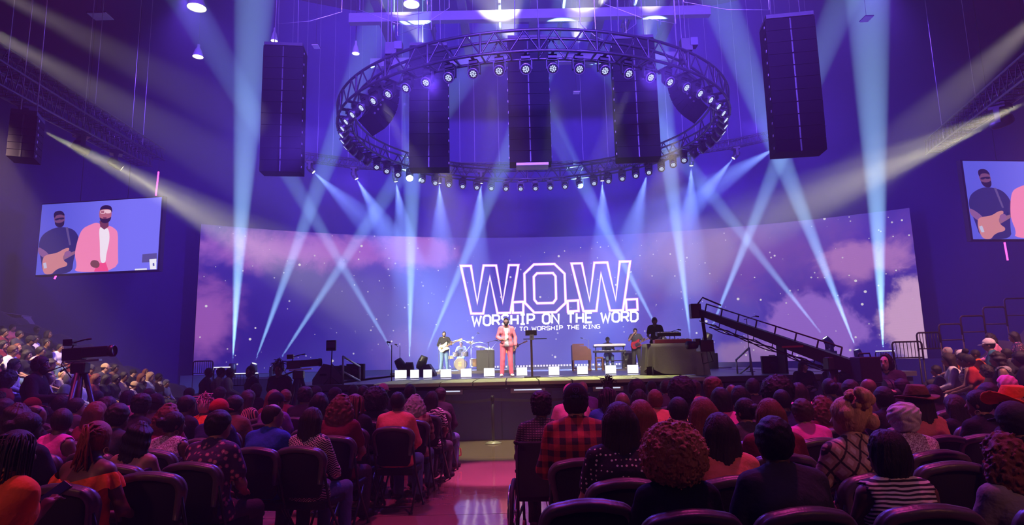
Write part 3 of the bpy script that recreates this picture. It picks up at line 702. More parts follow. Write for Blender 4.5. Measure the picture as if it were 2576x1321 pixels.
# ================================================================== flown rig
UNIT = MB().tube([(0, 0, 0), (0, 0, 1)], 1.0, 6).mesh('strut', True)
def strut(name, a, b, r, mat, parent=None, org=Vector()):
    a = Vector(a) - org; b = Vector(b) - org; d = b - a
    o = place(name, UNIT, mat, parent, a); o.rotation_mode = 'QUATERNION'; o.rotation_quaternion = d.to_track_quat('Z', 'Y'); o.scale = (r, r, d.length); return o
# circular truss: four ring chords, uprights and diagonals
ring = empty('circular_truss', RC, 0, 'large black circular lighting truss hanging above the stage', 'truss')
N_R = 56; TW, TH = .48, .55
for r, dz in ((RR, 0), (RR + TW, 0), (RR, TH), (RR + TW, TH)):
    mb = MB(); pts = [ringpt(2 * math.pi * i / 112, r, dz) - RC for i in range(113)]; mb.tube(pts, .040, 7, False); mb.build('chord', TRUSSM, ring, True)
for i in range(N_R):
    a = 2 * math.pi * i / N_R; a2 = 2 * math.pi * (i + .5) / N_R; a3 = 2 * math.pi * (i + 1) / N_R
    strut('brace', ringpt(a, RR), ringpt(a, RR + TW), .022, TRUSSM, ring, RC)
    strut('brace', ringpt(a, RR + TW), ringpt(a2, RR + TW, TH), .022, TRUSSM, ring, RC); strut('brace', ringpt(a2, RR + TW, TH), ringpt(a3, RR + TW), .022, TRUSSM, ring, RC)
    if i % 2 == 0:
        strut('brace', ringpt(a, RR), ringpt(a2, RR, TH), .022, TRUSSM, ring, RC); strut('brace', ringpt(a2, RR, TH), ringpt(a3, RR), .022, TRUSSM, ring, RC)
        strut('upright', ringpt(a, RR + TW), ringpt(a, RR + TW, TH), .034, TRUSSM, ring, RC)
# lamps with twelve cells
CELL = E('lamp_cells', lin(205, 220, 255), 1.2)
def wash_proto():
    e = empty('wash_lamp', (0, 0, 0))
    MB().box((0, 0, -.05), (.22, .2, .1)).build('base', BLACK, e); MB().box((0, 0, .015), (.06, .56, .05)).build('clamp_bar', BLACK, e)
    for s in (-1, 1): MB().box((s * .145, 0, -.22), (.025, .09, .28)).build('yoke_arm', BLACK, e)
    MB().box((0, 0, -.11), (.31, .09, .03)).build('yoke_bridge', BLACK, e)
    h_ = MB().lathe([(.0001, .14), (.09, .14), (.125, .08), (.135, -.02), (.135, -.13), (.12, -.14), (.0001, -.12)], 18, (0, 0, 0)).build('lamp_head', BLACK, e, True); h_.location = (0, 0, -.29)
    ln = MB(); k = 0
    for rr_, c_ in ((.026, 3), (.066, 9)):
        for j in range(c_): ln.cyl((rr_ * math.cos(2 * math.pi * j / c_), rr_ * math.sin(2 * math.pi * j / c_), -.15), .018, .014, 8)
    ln.build('led_cells', CELL, h_)
    MB().lathe([(.118, -.135), (.142, -.15), (.142, -.12), (.118, -.12)], 18).build('bezel', P('bezel', (.32, .3, .4), .3, .7), h_, True)
    return e
wp = wash_proto(); N_L = 60
for i in range(N_L):
    a = 2 * math.pi * (i + .5) / N_L - math.pi / 2
    o = wp if i == 0 else copytree(wp)
    o.location = ringpt(a, RR + TW / 2, -.03); o.rotation_euler = (0, 0, a - math.pi / 2)
    near = math.sin(a) < .35
    hd = [c_ for c_ in o.children if c_.name.startswith('lamp_head')][0]
    if near: tilt = Vector((math.cos(a), math.sin(a), -.95)).normalized()
    else: tilt = Vector((-.2 * math.cos(a), -.8, -.9)).normalized()
    loc = Matrix.Rotation(-(a - math.pi / 2), 3, 'Z') @ tilt
    hd.rotation_euler = (-loc).to_track_quat('Z', 'Y').to_euler()
    side = 'left' if math.cos(a) < 0 else 'right'
    j = i if i < N_L // 2 else N_L - 1 - i
    tag(o, f'black wash lamp under circular truss, {ORD[j] if j < 24 else ORD[j - 24] + " past twenty-fourth"} from its nearest point, {side} side', 'stage light', 'wash lamps round the circular truss')
# chain hoists that carry the ring
def hoist(p, label, grp='chain hoists'):
    e = empty('chain_hoist', p, 0, label, 'hoist', grp)
    MB().box((0, 0, .35), (.3, .22, .34)).build('motor_body', BLACK, e); MB().box((.2, 0, .42), (.2, .26, .22)).build('motor_cover', P('hoist_cover', (.05, .05, .07), .35), e)
    tubed('chain_bag', [(-.12, .05, .2), (-.12, .05, -.15)], .08, BLACKM, e, 8); tubed('chain', [(0, 0, .5), (0, 0, 25.5 - p[2])], .014, STEEL, e, 5); tubed('sling', [(0, 0, .2), (0, 0, -.05)], .03, BLACKM, e, 6)
for k, (a, w_) in enumerate(((-2.25, 'left front'), (-.85, 'right front'), (2.35, 'left rear'), (.8, 'right rear'))):
    hoist(ringpt(a, RR + TW / 2, TH), f'chain hoist on {w_} quarter of the circular truss')

# hanging loudspeaker columns
CABM = P('cabinet_black', (.006, .005, .009), .85, bump=.004, bscale=90, spec=.1)
def array(px0, px1, pyt, pyb, Y, nbox, label, lean=0, rz=0, curve=0, badge=True):
    a = atY((px0 + px1) / 2, pyt, Y); b_ = atY((px0 + px1) / 2, pyb, Y); w = abs(atY(px1, (pyt + pyb) / 2, Y).x - atY(px0, (pyt + pyb) / 2, Y).x); hh = (a.z - b_.z) / nbox
    top = Vector((b_.x, Y, a.z)); e = empty('speaker_column', top, rz, label, 'loudspeaker', 'hanging loudspeaker columns')
    boxed('flying_frame', (0, 0, .06), (w * .96, .7, .1), BLACK, e); z = 0; y = 0; ang = 0
    for k in range(nbox):
        c_ = Matrix.Rotation(ang, 3, 'X')
        q = Vector((0, y, z)); M_ = c_
        cb = MB().prism([(-w / 2, -hh + .012), (w / 2, -hh + .012), (w / 2, 0), (-w / 2, 0)], -.32, .30).build('cabinet', CABM, e); cb.location = q; cb.rotation_euler = (ang, 0, 0)
        MB().box((0, -.325, -hh / 2), (.035, .02, hh * .9)).build('waveguide_slot', P('slot', (.012, .011, .02), .4), cb)
        for s in (-1, 1): MB().box((s * w / 2, -.2, -hh / 2), (.03, .05, .06)).build('rigging_pin', STEEL, cb)
        d = c_ @ Vector((0, 0, -hh)); y += d.y; z += d.z; ang += curve
    for s in (-.3, .3): tubed('hanging_chain', [(s * w, 0, .1), (s * w * .4, 0, 25.5 - top.z)], .015, STEEL, e, 5)
    return e, y, z
array(660, 757, 128, 437, 19, 11, 'black hanging speaker column left of the circular truss', rz=.12, curve=.004)
array(1033, 1129, 128, 430, 19.5, 11, 'black hanging speaker column inside ring, left of centre', rz=.04)
e, y_, z_ = array(1283, 1386, 110, 416, 19, 11, 'black hanging speaker column at the centre of the ring')
boxed('lower_frame', (.05, -.1, z_ - .06), (.98, .5, .08), P('pale_frame', (.6, .5, .75), .4), e)
array(1552, 1658, 110, 404, 19, 11, 'black hanging speaker column inside ring, right of centre', rz=-.05)
array(1950, 2068, 60, 388, 15, 11, 'black hanging speaker column right of the circular truss', rz=-.15, curve=.004)
array(932, 999, 232, 330, 18.0, 6, 'small curved black speaker hang behind left part of the ring', rz=-.9, curve=-.14)
array(1690, 1752, 205, 300, 18.3, 6, 'small curved black speaker hang behind right part of the ring', rz=.9, curve=-.14)
array(32, 88, 300, 405, 15, 6, 'dark hanging speaker column near left picture edge', rz=.4)

# straight box trusses along both sides, with the warm spotlights
def boxtruss(a, b, w, n_, label, cat='truss'):
    a, b = Vector(a), Vector(b); d = (b - a); L = d.length; t = d.normalized(); s = t.cross(Vector((0, 0, 1))).normalized(); u = s.cross(t)
    e = empty('box_truss', a, 0, label, cat, 'straight box trusses'); cs = [s * (w / 2) * p + u * (w / 2) * q for p, q in ((1, 1), (1, -1), (-1, -1), (-1, 1))]
    for c_ in cs: strut('chord', a + c_, b + c_, .028, TRUSSM, e, a)
    mb = MB()
    for k in range(n_):
        p0 = t * (L * k / n_); p1 = t * (L * (k + .5) / n_); p2 = t * (L * (k + 1) / n_)
        for i in range(4):
            c0, c1 = cs[i], cs[(i + 1) % 4]; mb.tube([p0 + c0, p1 + c1], .014, 5); mb.tube([p1 + c1, p2 + c0], .014, 5)
    tag(mb.build('lacing', TRUSSM, e, True), kind='stuff')
    for k in (.15, .5, .85): strut('hanging_cable', a + d * k, Vector(((a + d * k).x, (a + d * k).y, 25.5)), .012, STEEL, e, a)
    return e
# moving-head spotlights: base, yoke, head with lit lens
LENSB = E('lens_cool', lin(235, 245, 255), 3.0); LENSY = E('lens_warm', lin(255, 246, 205), 3.0)
def moving_head():
    e = empty('moving_head_light', (0, 0, 0))
    MB().box((0, 0, .06), (.36, .36, .12)).build('base', BLACK, e)
    y = MB(); y.box((0, 0, .15), (.40, .14, .06)); y.box((-.19, 0, .32), (.04, .12, .34)); y.box((.19, 0, .32), (.04, .12, .34)); y.build('yoke', BLACK, e)
    hd = MB().lathe([(.0001, -.22), (.11, -.21), (.145, -.12), (.15, .05), (.125, .20), (.11, .24), (.1, .24), (.1, .22)], 20).build('lamp_head', BLACK, e, True); hd.location = (0, 0, .42)
    MB().cyl((0, 0, .222), .098, .006, 20).build('lens', LENSB, hd)
    return e
mh = moving_head(); first = [True]
def fixture(pos, target, label, group, hang=False, warm=False, s=1.0):
    o = mh if first[0] else copytree(mh); first[0] = False
    d = (Vector(target) - Vector(pos)).normalized()
    yaw = math.atan2(d.y, d.x) - math.pi / 2
    o.scale = (s,) * 3; o.rotation_euler = (math.pi if hang else 0, 0, yaw)
    R0 = o.rotation_euler.to_matrix(); o.location = Vector(pos) - d * .23 * s - R0 @ Vector((0, 0, .42 * s))
    hd = [c_ for c_ in o.children if c_.name.startswith('lamp_head')][0]
    hd.rotation_euler = (R0.inverted() @ d).to_track_quat('Z', 'Y').to_euler()
    if warm:
        l_ = hd.children[0]; l_.material_slots[0].link = 'OBJECT'; l_.material_slots[0].material = LENSY
    return tag(o, label, 'stage light', group)
for k, (a, b_, ya, yb, e_, g_) in enumerate(UP):
    fo = fixture(atY(*a, ya), atY(*b_, yb), f'moving-head light on the stage sending a beam upward, {ORD[k]} from left', 'upward beam lights', s=1.25)
    hh_ = (fo.location.z - 1.235) / 1.25
    if hh_ > .02: boxed('riser_case', (0, 0, -hh_ / 2), (.5, .5, hh_), BLACKM, fo)
dloc = []; wloc = []
for k, (a, b_, e_, g_) in enumerate(DOWN):
    dloc.append(fixture(atY(*a, 32), atY(*b_, 32), f'moving-head light hung on the rear truss, {ORD[k]} from left', 'downward beam lights', True, s=1.0).location.copy())
for k, (a, ya, b_, yb, e_, g_) in enumerate(WARM[:5]):
    wloc.append(fixture(atY(*a, ya), atY(*b_, yb), ('warm white spotlight on left side truss, %s from the left edge' % ORD[k]) if k < 3 else ('warm white spotlight on right side truss, ' + ('seen in full' if k == 3 else 'beyond the picture edge')), 'warm side spotlights', True, True, 1.15).location.copy())

UPV = Vector((0, 0, 1))
a, b_ = wloc[0] + UPV * .27, wloc[2] + UPV * .27; boxtruss(a - (b_ - a) * .5, b_ + (b_ - a) * .55, .55, 26, 'long black box truss running down the left side of hall')
boxtruss(atY(-40, 120, 16), atY(400, 390, 28), .5, 20, 'second black box truss higher up on the left side')
a, b_ = wloc[4] + UPV * .27, wloc[3] + UPV * .27; boxtruss(a - (b_ - a) * .6, b_ + (b_ - a) * 3.0, .55, 22, 'long black box truss running down the right side of hall')
ar = [p + UPV * .2 for p in dloc]; ar = [ar[0] * 2 - ar[1]] + ar + [ar[-1] * 2 - ar[-2]]
for k in range(len(ar) - 1): boxtruss(ar[k], ar[k + 1], .4, 8, f'section of curved rear truss above video wall, {ORD[k]} from the left')

# bell-shaped house lights
BULB = E('house_bulb', lin(255, 255, 214), 3.0)
for (x, y, Y, r, lb) in ((495, 18, 17, .26, 'bell-shaped house light glowing white at top left'), (498, 142, 26, .22, 'small house light glowing below the larger one at top left'), (1035, 10, 19, .26, 'bell-shaped house light glowing above the circular truss'), (895, 134, 26, .16, 'small square house light between speaker column and ring'), (690, 102, 25, .14, 'tiny house light beside top of left speaker column')):
    p = atY(x, y, Y); e = empty('house_light', p, 0, lb, 'lamp', 'house lights')
    MB().lathe([(r, -.02), (r * .96, .05), (r * .6, .30), (r * .3, .42), (r * .28, .55), (.02, .58)], 24).build('shade', P('lamp_shade', (.5, .5, .5), .3, .5), e, True)
    MB().lathe([(.0001, -.03), (r * .94, -.01), (r * .94, .03), (.0001, .05)], 24).build('diffuser', BULB, e, True); tubed('stem', [(0, 0, .5), (0, 0, 25.5 - p.z)], .015, BLACK, e, 6)
# pale ceiling panels
for k, (x, y, Y, sx, sy) in enumerate(((253, 41, 24, .75, .55), (795, 117, 29, .3, .4), (1450, 233, 33, .35, .35), (2180, 48, 27, .35, .5), (2200, 375, 40, .6, .28), (2115, 392, 40, .6, .28), (2017, 408, 40, .6, .28), (700, 455, 40, .5, .25), (1925, 440, 40, .6, .28))):
    p = atY(x, y, Y); e = empty('ceiling_panel', p, 0, f'small pale panel hung under the dark roof, {["far left", "beside the left speaker column", "behind the ring", "right of the right speaker column", "rightmost of the low rear row", "second from right of the low rear row", "third from right of the low rear row", "left end above the video wall", "fourth from right of the low rear row"][k]}', 'ceiling panel', 'pale ceiling panels')
    boxed('board', (0, 0, 0), (sx, sy, .04), P('pale_board', (.62, .58, .7), .6), e); boxed('rim', (0, 0, .03), (sx + .04, sy + .04, .03), BLACK, e); tubed('wire', [(0, 0, 0), (0, 0, 25.5 - p.z)], .008, BLACK, e, 5)

# catwalk and roof steel over the ring
STW = P('catwalk_steel', (.13, .125, .13), .5)
cw = empty('catwalk', (0, 24, 16.4), 0, 'steel catwalk with lit lattice beams high above the circular truss', 'catwalk')
for x in (-5.5, -1.9, 1.2, 4.2, 7.4): boxed('main_beam', (x, 0, .5), (.34, 14, .5), STW, cw)
for y in (-3.2, 1.4, 5.5): boxed('cross_beam', (1, y, 0), (15.5, .3, .42), STW, cw)
for x in (-3.6, -.3, 2.6, 5.8):
    mb = MB()
    for k in range(12):
        mb.tube([(x, -6 + k, 1.1), (x, -5.5 + k, 1.9)], .04, 5); mb.tube([(x, -5.5 + k, 1.9), (x, -5 + k, 1.1)], .04, 5)
    mb.tube([(x, -6, 1.1), (x, 6, 1.1)], .06, 6); mb.tube([(x, -6, 1.9), (x, 6, 1.9)], .06, 6); tag(mb.build('lattice_joist', STW, cw), kind='stuff')
for x in (-5.5, 1.2, 7.4):
    for y in (-5, 5): tubed('hanger', [(x, y, .7), (x, y, 9.1)], .04, STW, cw, 6)
for s in (-.4, .4): boxed('walkway_rail', (1.0, -3.2 + s, 1.2), (15.5, .06, .06), STW, cw)
for (p, q, e_, g_) in (((.2, 21.5, 13), (-.4, 25.5, 18), 3200, 26), ((2.5, 21.5, 13), (3.4, 25, 18), 3600, 26), ((-3, 21.5, 13), (-4.6, 25, 17.2), 2000, 16), ((5, 21.5, 13), (6.2, 25, 17), 1600, 14)):
    spot(p, q, (1, .97, .74), e_ * 8, g_, .1, .3, 'added_roof_spot')  # added upward spots that brighten the roof steel, no fixtures there
# sagging rigging wires
rw = [((905, 25), (1085, 75), 20, 'left of the glowing upper house light'), ((1130, 20), (1000, 90), 20, 'below the upper house light'), ((1520, 10), (1700, 60), 20, 'above right hoist'), ((1540, 110), (1460, 60), 20, 'crossing the lit catwalk'), ((1720, 5), (1935, 25), 18, 'reaching the top of right speaker column'), ((700, 60), (860, 30), 20, 'above the left speaker column'), ((960, 35), (1075, 30), 20, 'level beside the upper house light'), ((1600, 60), (1500, 120), 20, 'right of the lit catwalk')]
for k, (a, b_, Y, w_) in enumerate(rw):
    p, q = atY(*a, Y), atY(*b_, Y); tag(tubed('rigging_wire', [Vector((p.x, p.y, 25.4)), p, (p + q) / 2 - Vector((0, 0, .12)), q, Vector((q.x, q.y, 25.4))], .012, STEEL, None, 5), 'thin slack rigging wire near the roof, ' + w_, 'wire', 'rigging wires')

# ================================================================== stage
DZ = 1.24
STG = P('stage_face', (.034, .042, .16), .55, scale=2); DECK = P('stage_deck', (.11, .10, .13), .32, scale=3)
stage = empty('stage', (0, 14.4, 0), 0, 'broad dark stage with pale lip panels across the hall', 'stage')
def st(name, c, d, mat, **k): return boxed(name, (c[0], c[1] - 14.4, c[2]), d, mat, stage, **k)
st('deck', (1.6, 25.5, DZ - .06), (13.4, 20.6, .12), DECK); st('wing_deck', (-5.2, 22, DZ - .06), (1.6, 12, .12), DECK); st('wing_deck', (9, 22, DZ - .06), (1.9, 12, .12), DECK)
st('core', (1.6, 25.6, .56), (13.3, 20.3, 1.08), BLACKM); st('wing_core', (-5.2, 22, .56), (1.5, 11.8, 1.08), STG); st('wing_core', (9, 22, .56), (1.8, 11.8, 1.08), STG)
fx = np.linspace(-5.0, 8.2, 9)
for k in range(8): st('front_panel', ((fx[k] + fx[k + 1]) / 2, 15.16, .55), (fx[k + 1] - fx[k] - .02, .05, 1.06), STG)
# raised centre apron
AP = [(-2.6, .0), (4.2, .0)]
st('apron_core', (.8, 14.85, .55), (6.6, .86, 1.08), STG)
for k in range(6): st('apron_panel', (-1.95 + 1.1 * k, 14.41, .52), (1.08, .04, 1.02), P('apron_face', (.036, .044, .19), .5))
LIP = P('lip_panel_paint', (.62, .64, .34), .55)
lx = np.linspace(atY(946, 955, 14.7).x, atY(1764, 946, 14.7).x, 11)
for k in range(10):
    o = MB().prism([(0, -.06), (.0, .012), (.5, .03), (3.1, .03), (3.1, .0), (.3, 0)], 0, lx[k + 1] - lx[k] - .03).build('lip_panel', LIP, stage); o.rotation_euler = (0, 0, math.pi / 2); o.location = (lx[k + 1] - .015, -.03, DZ)
for k, (a, b_) in enumerate(((1098, 1164), (1284, 1370), (1490, 1566))):
    xa, xb = atY(a, 960, 14.4).x, atY(b_, 960, 14.4).x
    st('lip_niche', ((xa + xb) / 2, 14.37, DZ - .19), (xb - xa, .06, .10), STEEL); st('niche_light', ((xa + xb) / 2, 14.335, DZ - .17), ((xb - xa) * .8, .02, .022), E('niche_glow', lin(220, 225, 255), .9))
# low risers for the band
st('band_riser', (-2.6, 30, DZ + .05), (5.4, 5.0, .10), DECK); st('band_riser', (6.6, 29.5, DZ + .02), (5, 5, .04), DECK)
def deck(px, py, z=DZ): return gpos(px, py, z)
# blinder row
BLIND = E('blinder_face', lin(236, 232, 255), 3.4)
def blinder():
    e = empty('blinder_light', (0, 0, 0)); boxed('housing', (0, .05, .13), (.34, .10, .25), BLACK, e)
    for r in range(3):
        for c_ in range(2): boxed('cell', (-.082 + c_ * .164, -.005, .05 + r * .082), (.160, .02, .079), BLIND, e)
    boxed('foot', (0, .05, .0), (.30, .18, .02), BLACK, e); return e
bp = blinder(); BX = [1001, 1015, 1043, 1076, 1122, 1173, 1231, 1313, 1394, 1466, 1537, 1593]
for k, x in enumerate(BX):
    o = bp if k == 0 else copytree(bp); p = atY(x, 950, 19.9); o.location = (p.x, 19.9, DZ + .015); o.rotation_euler = (0, 0, -math.atan2(p.x, 60)); o.scale = (.55 if k < 2 else (.8 if k < 4 else 1.0), 1, 1)
    tag(o, f'bright white blinder light on stage deck, {ORD[k]} from left', 'stage light', 'blinder lights along the stage')
# light strip of small lamps behind
sp = empty('light_strip', (3.4, 33.2, DZ + .2), 0, 'long low strip of small white lamps behind the band', 'light strip')
boxed('bar', (0, .06, 0), (9.6, .08, .16), BLACK, sp); mb = MB()
for k in range(64): mb.box((-4.7 + 9.4 * k / 63, 0, .02), (.09, .03, .09))
tag(mb.build('strip_lamps', E('strip_lamp', lin(214, 200, 255), 1.5), sp), kind='stuff')

# ------------------------------------------------------------------ people helpers
SKIN = {'warm': (.30, .15, .085), 'dark': (.085, .042, .026), 'brown': (.17, .085, .05), 'tan': (.36, .20, .13), 'fair': (.58, .36, .27)}
HAIRC = {'black': (.012, .010, .010), 'dark': (.028, .018, .014), 'brown': (.075, .038, .022), 'auburn': (.16, .045, .022), 'red': (.30, .06, .035), 'ginger': (.78, .32, .12), 'blond': (.55, .36, .18), 'grey': (.40, .38, .37), 'silver': (.72, .68, .68), 'pink': (.7, .25, .35)}
CLOTH = {'black': (.014, .013, .018), 'charcoal': (.05, .05, .06), 'grey': (.22, .22, .23), 'white': (.78, .76, .74), 'cream': (.68, .6, .48), 'navy': (.02, .028, .09), 'blue': (.03, .09, .42), 'denim': (.10, .17, .32), 'red': (.5, .03, .03), 'maroon': (.16, .02, .03),
         'orange': (.85, .15, .02), 'coral': (.8, .22, .16), 'pink': (.8, .25, .42), 'hotpink': (.9, .12, .45), 'purple': (.15, .06, .25), 'brown': (.16, .08, .045), 'tan': (.5, .35, .2), 'yellow': (.75, .6, .12), 'green': (.08, .25, .12), 'teal': (.03, .16, .2), 'khaki': (.45, .38, .26)}
def skin(k): return P('skin_' + k, SKIN[k], .48, var=.08, scale=14)
def hairm(k):
    key = 'hair_' + k
    if key in _mats: return _mats[key]
    m, n, b = newmat(key, .5, 0, .4); c = n.coord(); x, y, z = n.xyz(c)
    f = n.noise(n.vec(n.m('MULTIPLY', x, 90), n.m('MULTIPLY', y, 90), n.m('MULTIPLY', z, 22)), 1.6, 4, .7); cc = HAIRC[k]
    n.put(b.inputs['Base Color'], n.mix(f, tuple(v * .45 for v in cc), tuple(min(1, v * 1.6) for v in cc))); n.bump(f, .006, b, .9); _mats[key] = m; return m
def pattern(key):
    if key in _mats: return _mats[key]
    m, n, b = newmat(key, .85); c = n.coord(); x, y, z = n.xyz(c)
    def stripe(v, f, duty=.0): return n.m('GREATER_THAN', n.m('SINE', n.m('MULTIPLY', v, f)), duty)
    if key == 'zigzag':
        zz = n.m('PINGPONG', n.m('ADD', x, 5.0), .024); f = stripe(n.m('ADD', z, n.m('MULTIPLY', zz, .9)), 290); col = n.mix(f, (.02, .016, .018), (.72, .6, .5))
    elif key == 'stripes': f = stripe(n.m('ADD', z, n.m('MULTIPLY', n.noise(c, 6, 2), .03)), 300, .0); col = n.mix(f, (.015, .012, .015), (.78, .72, .68))
    elif key == 'dots':
        v = n.n('ShaderNodeTexVoronoi'); n.put(v.inputs['Vector'], c); v.inputs['Scale'].default_value = 34; v.inputs['Randomness'].default_value = .25
        col = n.mix(n.m('LESS_THAN', v.outputs['Distance'], .24), (.012, .012, .016), (.85, .82, .78))
    elif key in ('plaid', 'plaid2'):
        s1 = n.m('MULTIPLY_ADD', n.m('SINE', n.m('MULTIPLY', x, 75)), .5, .5); s2 = n.m('MULTIPLY_ADD', n.m('SINE', n.m('MULTIPLY', z, 75)), .5, .5)
        f = n.m('MULTIPLY', n.m('ADD', n.m('GREATER_THAN', s1, .5), n.m('GREATER_THAN', s2, .5)), .5); col = n.mix(f, (.03, .014, .018) if key == 'plaid' else (.10, .01, .014), (.42, .05, .03) if key == 'plaid' else (.5, .3, .2))
    elif key == 'floral':
        v = n.n('ShaderNodeTexVoronoi'); n.put(v.inputs['Vector'], c); v.inputs['Scale'].default_value = 22
        f = n.m('ADD', v.outputs['Distance'], n.m('MULTIPLY', n.noise(c, 60, 3), .35)); col = n.mix(n.step(f, .45, .6), (.55, .18, .25), (.05, .03, .08)); col = n.mix(n.m('LESS_THAN', v.outputs['Distance'], .12), col, (.8, .55, .4))
    elif key == 'snake':
        a_ = n.m('ABSOLUTE', n.m('SINE', n.m('MULTIPLY', n.m('ADD', x, n.m('MULTIPLY', z, .7)), 36))); b2 = n.m('ABSOLUTE', n.m('SINE', n.m('MULTIPLY', n.m('SUBTRACT', x, n.m('MULTIPLY', z, .7)), 36)))
        f = n.m('MINIMUM', a_, b2); col = n.mix(n.step(n.m('ADD', f, n.m('MULTIPLY', n.noise(c, 40, 3), .5)), .42, .6), (.03, .02, .016), (.42, .28, .2)); col = n.mix(n.step(f, .75, .9), col, (.62, .5, .42))
    elif key == 'lace': col = n.mix(n.step(n.noise(c, 95, 2, .5, 1.2), .48, .55), (.25, .12, .18), (.85, .75, .78))
    elif key == 'sparkle':
        col = (.012, .011, .014); f = stripe(x, 420, .7); f2 = stripe(z, 300, .4); col = n.mix(n.m('MULTIPLY', f, f2), col, (.5, .4, .35))
    elif key == 'redstripes': col = n.mix(stripe(n.m('ADD', x, n.m('MULTIPLY', z, .2)), 240, .4), (.03, .02, .02), (.6, .25, .2))
    elif key == 'zebra': col = n.mix(n.m('GREATER_THAN', n.m('SINE', n.m('ADD', n.m('MULTIPLY', z, 170), n.m('MULTIPLY', n.noise(c, 14, 3), 14))), .1), (.02, .02, .02), (.7, .65, .6))
    n.put(b.inputs['Base Color'], col); n.bump(n.noise(c, 30, 3), .012, b, .4); _mats[key] = m; return m
PAT = {'zigzag', 'stripes', 'dots', 'plaid', 'plaid2', 'floral', 'snake', 'lace', 'sparkle', 'redstripes', 'zebra'}
def cloth(k): return pattern(k) if k in PAT else P('cloth_' + k, CLOTH[k], .88, var=.15, scale=18, bump=.010, bscale=26, spec=.25)
HATS = {'cap', 'beanie', 'fedora', 'cowboy', 'scarf', 'hood'}
EYEW = P('eye_white', (.75, .73, .7), .3); EYED = P('eye_dark', (.02, .012, .01), .2); LIPM = P('lips', (.25, .07, .07), .5)
_eye = MB().ball((0, 0, 0), .0135, 8).mesh('eye', True); _iris = MB().ball((0, .0075, 0), .0085, 6).mesh('iris', True); _brow = MB().box((0, 0, 0), (.034, .012, .008)).mesh('brow'); _lip = MB().ball((0, 0, 0), .02, 8, (1, .45, .32)).mesh('lips', True)
GLM = MB()
for s in (-1, 1):
    GLM.tube([(s * .033 + .024 * math.cos(t), .098, .012 + .019 * math.sin(t)) for t in np.linspace(0, 2 * math.pi, 15)], .0028, 5, False); GLM.tube([(s * .057, .098, .016), (s * .083, .0, .016)], .0026, 5)
GLM.tube([(-.01, .1, .016), (.01, .1, .016)], .0026, 5); GLM = GLM.mesh('glasses')
def dress(fig, loc, rz, sk='brown', hair=None, hc='black', top='black', legs='charcoal', shoe='black', s=1.0, label='', group=None, face=False, beard=None, glasses=None, hh=.009, hat=None, hatc='black', cat='person', lean=0):
    e = empty('person', loc, rz, label, cat, group, s)
    if lean: e.rotation_euler = (lean, 0, rz)
    place('body', fig['body'], skin(sk), e); place('top', fig['top'], cloth(top) if isinstance(top, str) else top, e); place('trousers', fig['legs'], cloth(legs), e)
    for q in ('shoeR', 'shoeL'): place('shoe', fig[q], cloth(shoe), e)
    HMX = Matrix.Translation(fig['hed']) @ fig['HM'].to_4x4()
    def onhead(nm, me, mat, off=(0, 0, 0)):
        o = place(nm, me, mat, e); o.matrix_local = HMX @ Matrix.Translation(off); return o
    for st_, cl_ in ((hair, hc), (hat, hatc)):
        if st_:
            isH = st_ in HATS; nm = {'cap': 'cap', 'beanie': 'beanie', 'fedora': 'hat', 'cowboy': 'hat', 'scarf': 'headscarf', 'hood': 'hood'}.get(st_, 'hair')
            o = onhead(nm, hairmesh(st_, hh), cloth(cl_) if isH else hairm(cl_))
            if st_ in ('locs', 'braids', 'locsup', 'locsback'): onhead('hair_base', hairmesh('crop', max(hh, .01)), hairm(cl_)); o.name = 'braids' if st_ == 'braids' else 'locs'
            if st_ in ('fedora', 'cowboy'):
                hb = MB(); hb.lathe([(.100, .045), (.101, .068)], 24, (0, -.005, 0), Matrix.Diagonal((1, 1.2, 1))); onhead('hat_band', hb.mesh('hat_band'), cloth('black') if st_ == 'fedora' else P('beaded_band', (.6, .5, .4), .3, .6))
    if beard: onhead('beard', hairmesh('beard', .007), hairm(beard))
    if face:
        for q in (-1, 1):
            ey = onhead('eye', _eye, EYEW, (q * .032, .076, .012)); onhead('eyebrow', _brow, hairm(hc if hc != 'silver' else 'grey'), (q * .033, .09, .036))
            onhead('iris', _iris, EYED, (q * .032, .0785, .012))
        onhead('lips', _lip, LIPM, (0, .086, -.062))
    if glasses: onhead('glasses', GLM, P('glasses_' + glasses, {'black': (.02, .02, .02), 'clear': (.8, .75, .75), 'gold': (.6, .4, .15)}[glasses], .3))
    return e

# ------------------------------------------------------------------ the singer
J = dict(STAND); J.update(elR=(.265, -.05, 1.19), wrR=(.155, .17, 1.10), hnR=(.085, .225, 1.10), elL=(-.265, -.03, 1.16), wrL=(-.275, .05, .92), hnL=(-.275, .08, .82), hipR=(.10, 0, .93), anR=(.155, .0, .10), toR=(.19, .16, .04), knR=(.13, .03, .5), anL=(-.13, -.02, .10), toL=(-.17, .14, .04))
SF = figure('singer', J, .0125, .97, False, -.1, .14, 'long', .13, jacket='open', fist=('R',)); SF2 = figure('singer_tee', J, .0125, .90, False, 0, .14, 'tank', .0)
PINK = P('pink_suit', lin(255, 136, 148), .8, var=.06, bump=.008, bscale=22, spec=.2)
_mats['cloth_pinksuit'] = P('pink_suit_trousers', lin(255, 120, 140), .8, var=.06, bump=.008, bscale=22, spec=.2); CLOTH['pinksuit'] = (1, 1, 1)
sp_ = gpos(1276, 948, DZ); sp_.z = DZ
sg = dress(SF, sp_, math.pi + .06, 'warm', 'crop', 'black', PINK, 'pinksuit', 'white', 1.02, 'singer in salmon pink suit and white shirt standing at centre stage', None, True, 'black', 'clear', .007)
place('shirt', SF2['top'], cloth('white'), sg)
for s in (-1, 1):   # lapels
    MB().prism([(s * .05, 1.20), (s * .075, 1.46), (s * .10, 1.47), (s * .125, 1.36), (s * .09, 1.33)], .0, .012).build('lapel', PINK, sg, loc=(0, .13, 0), rot=(-.12, 0, -s * .2))
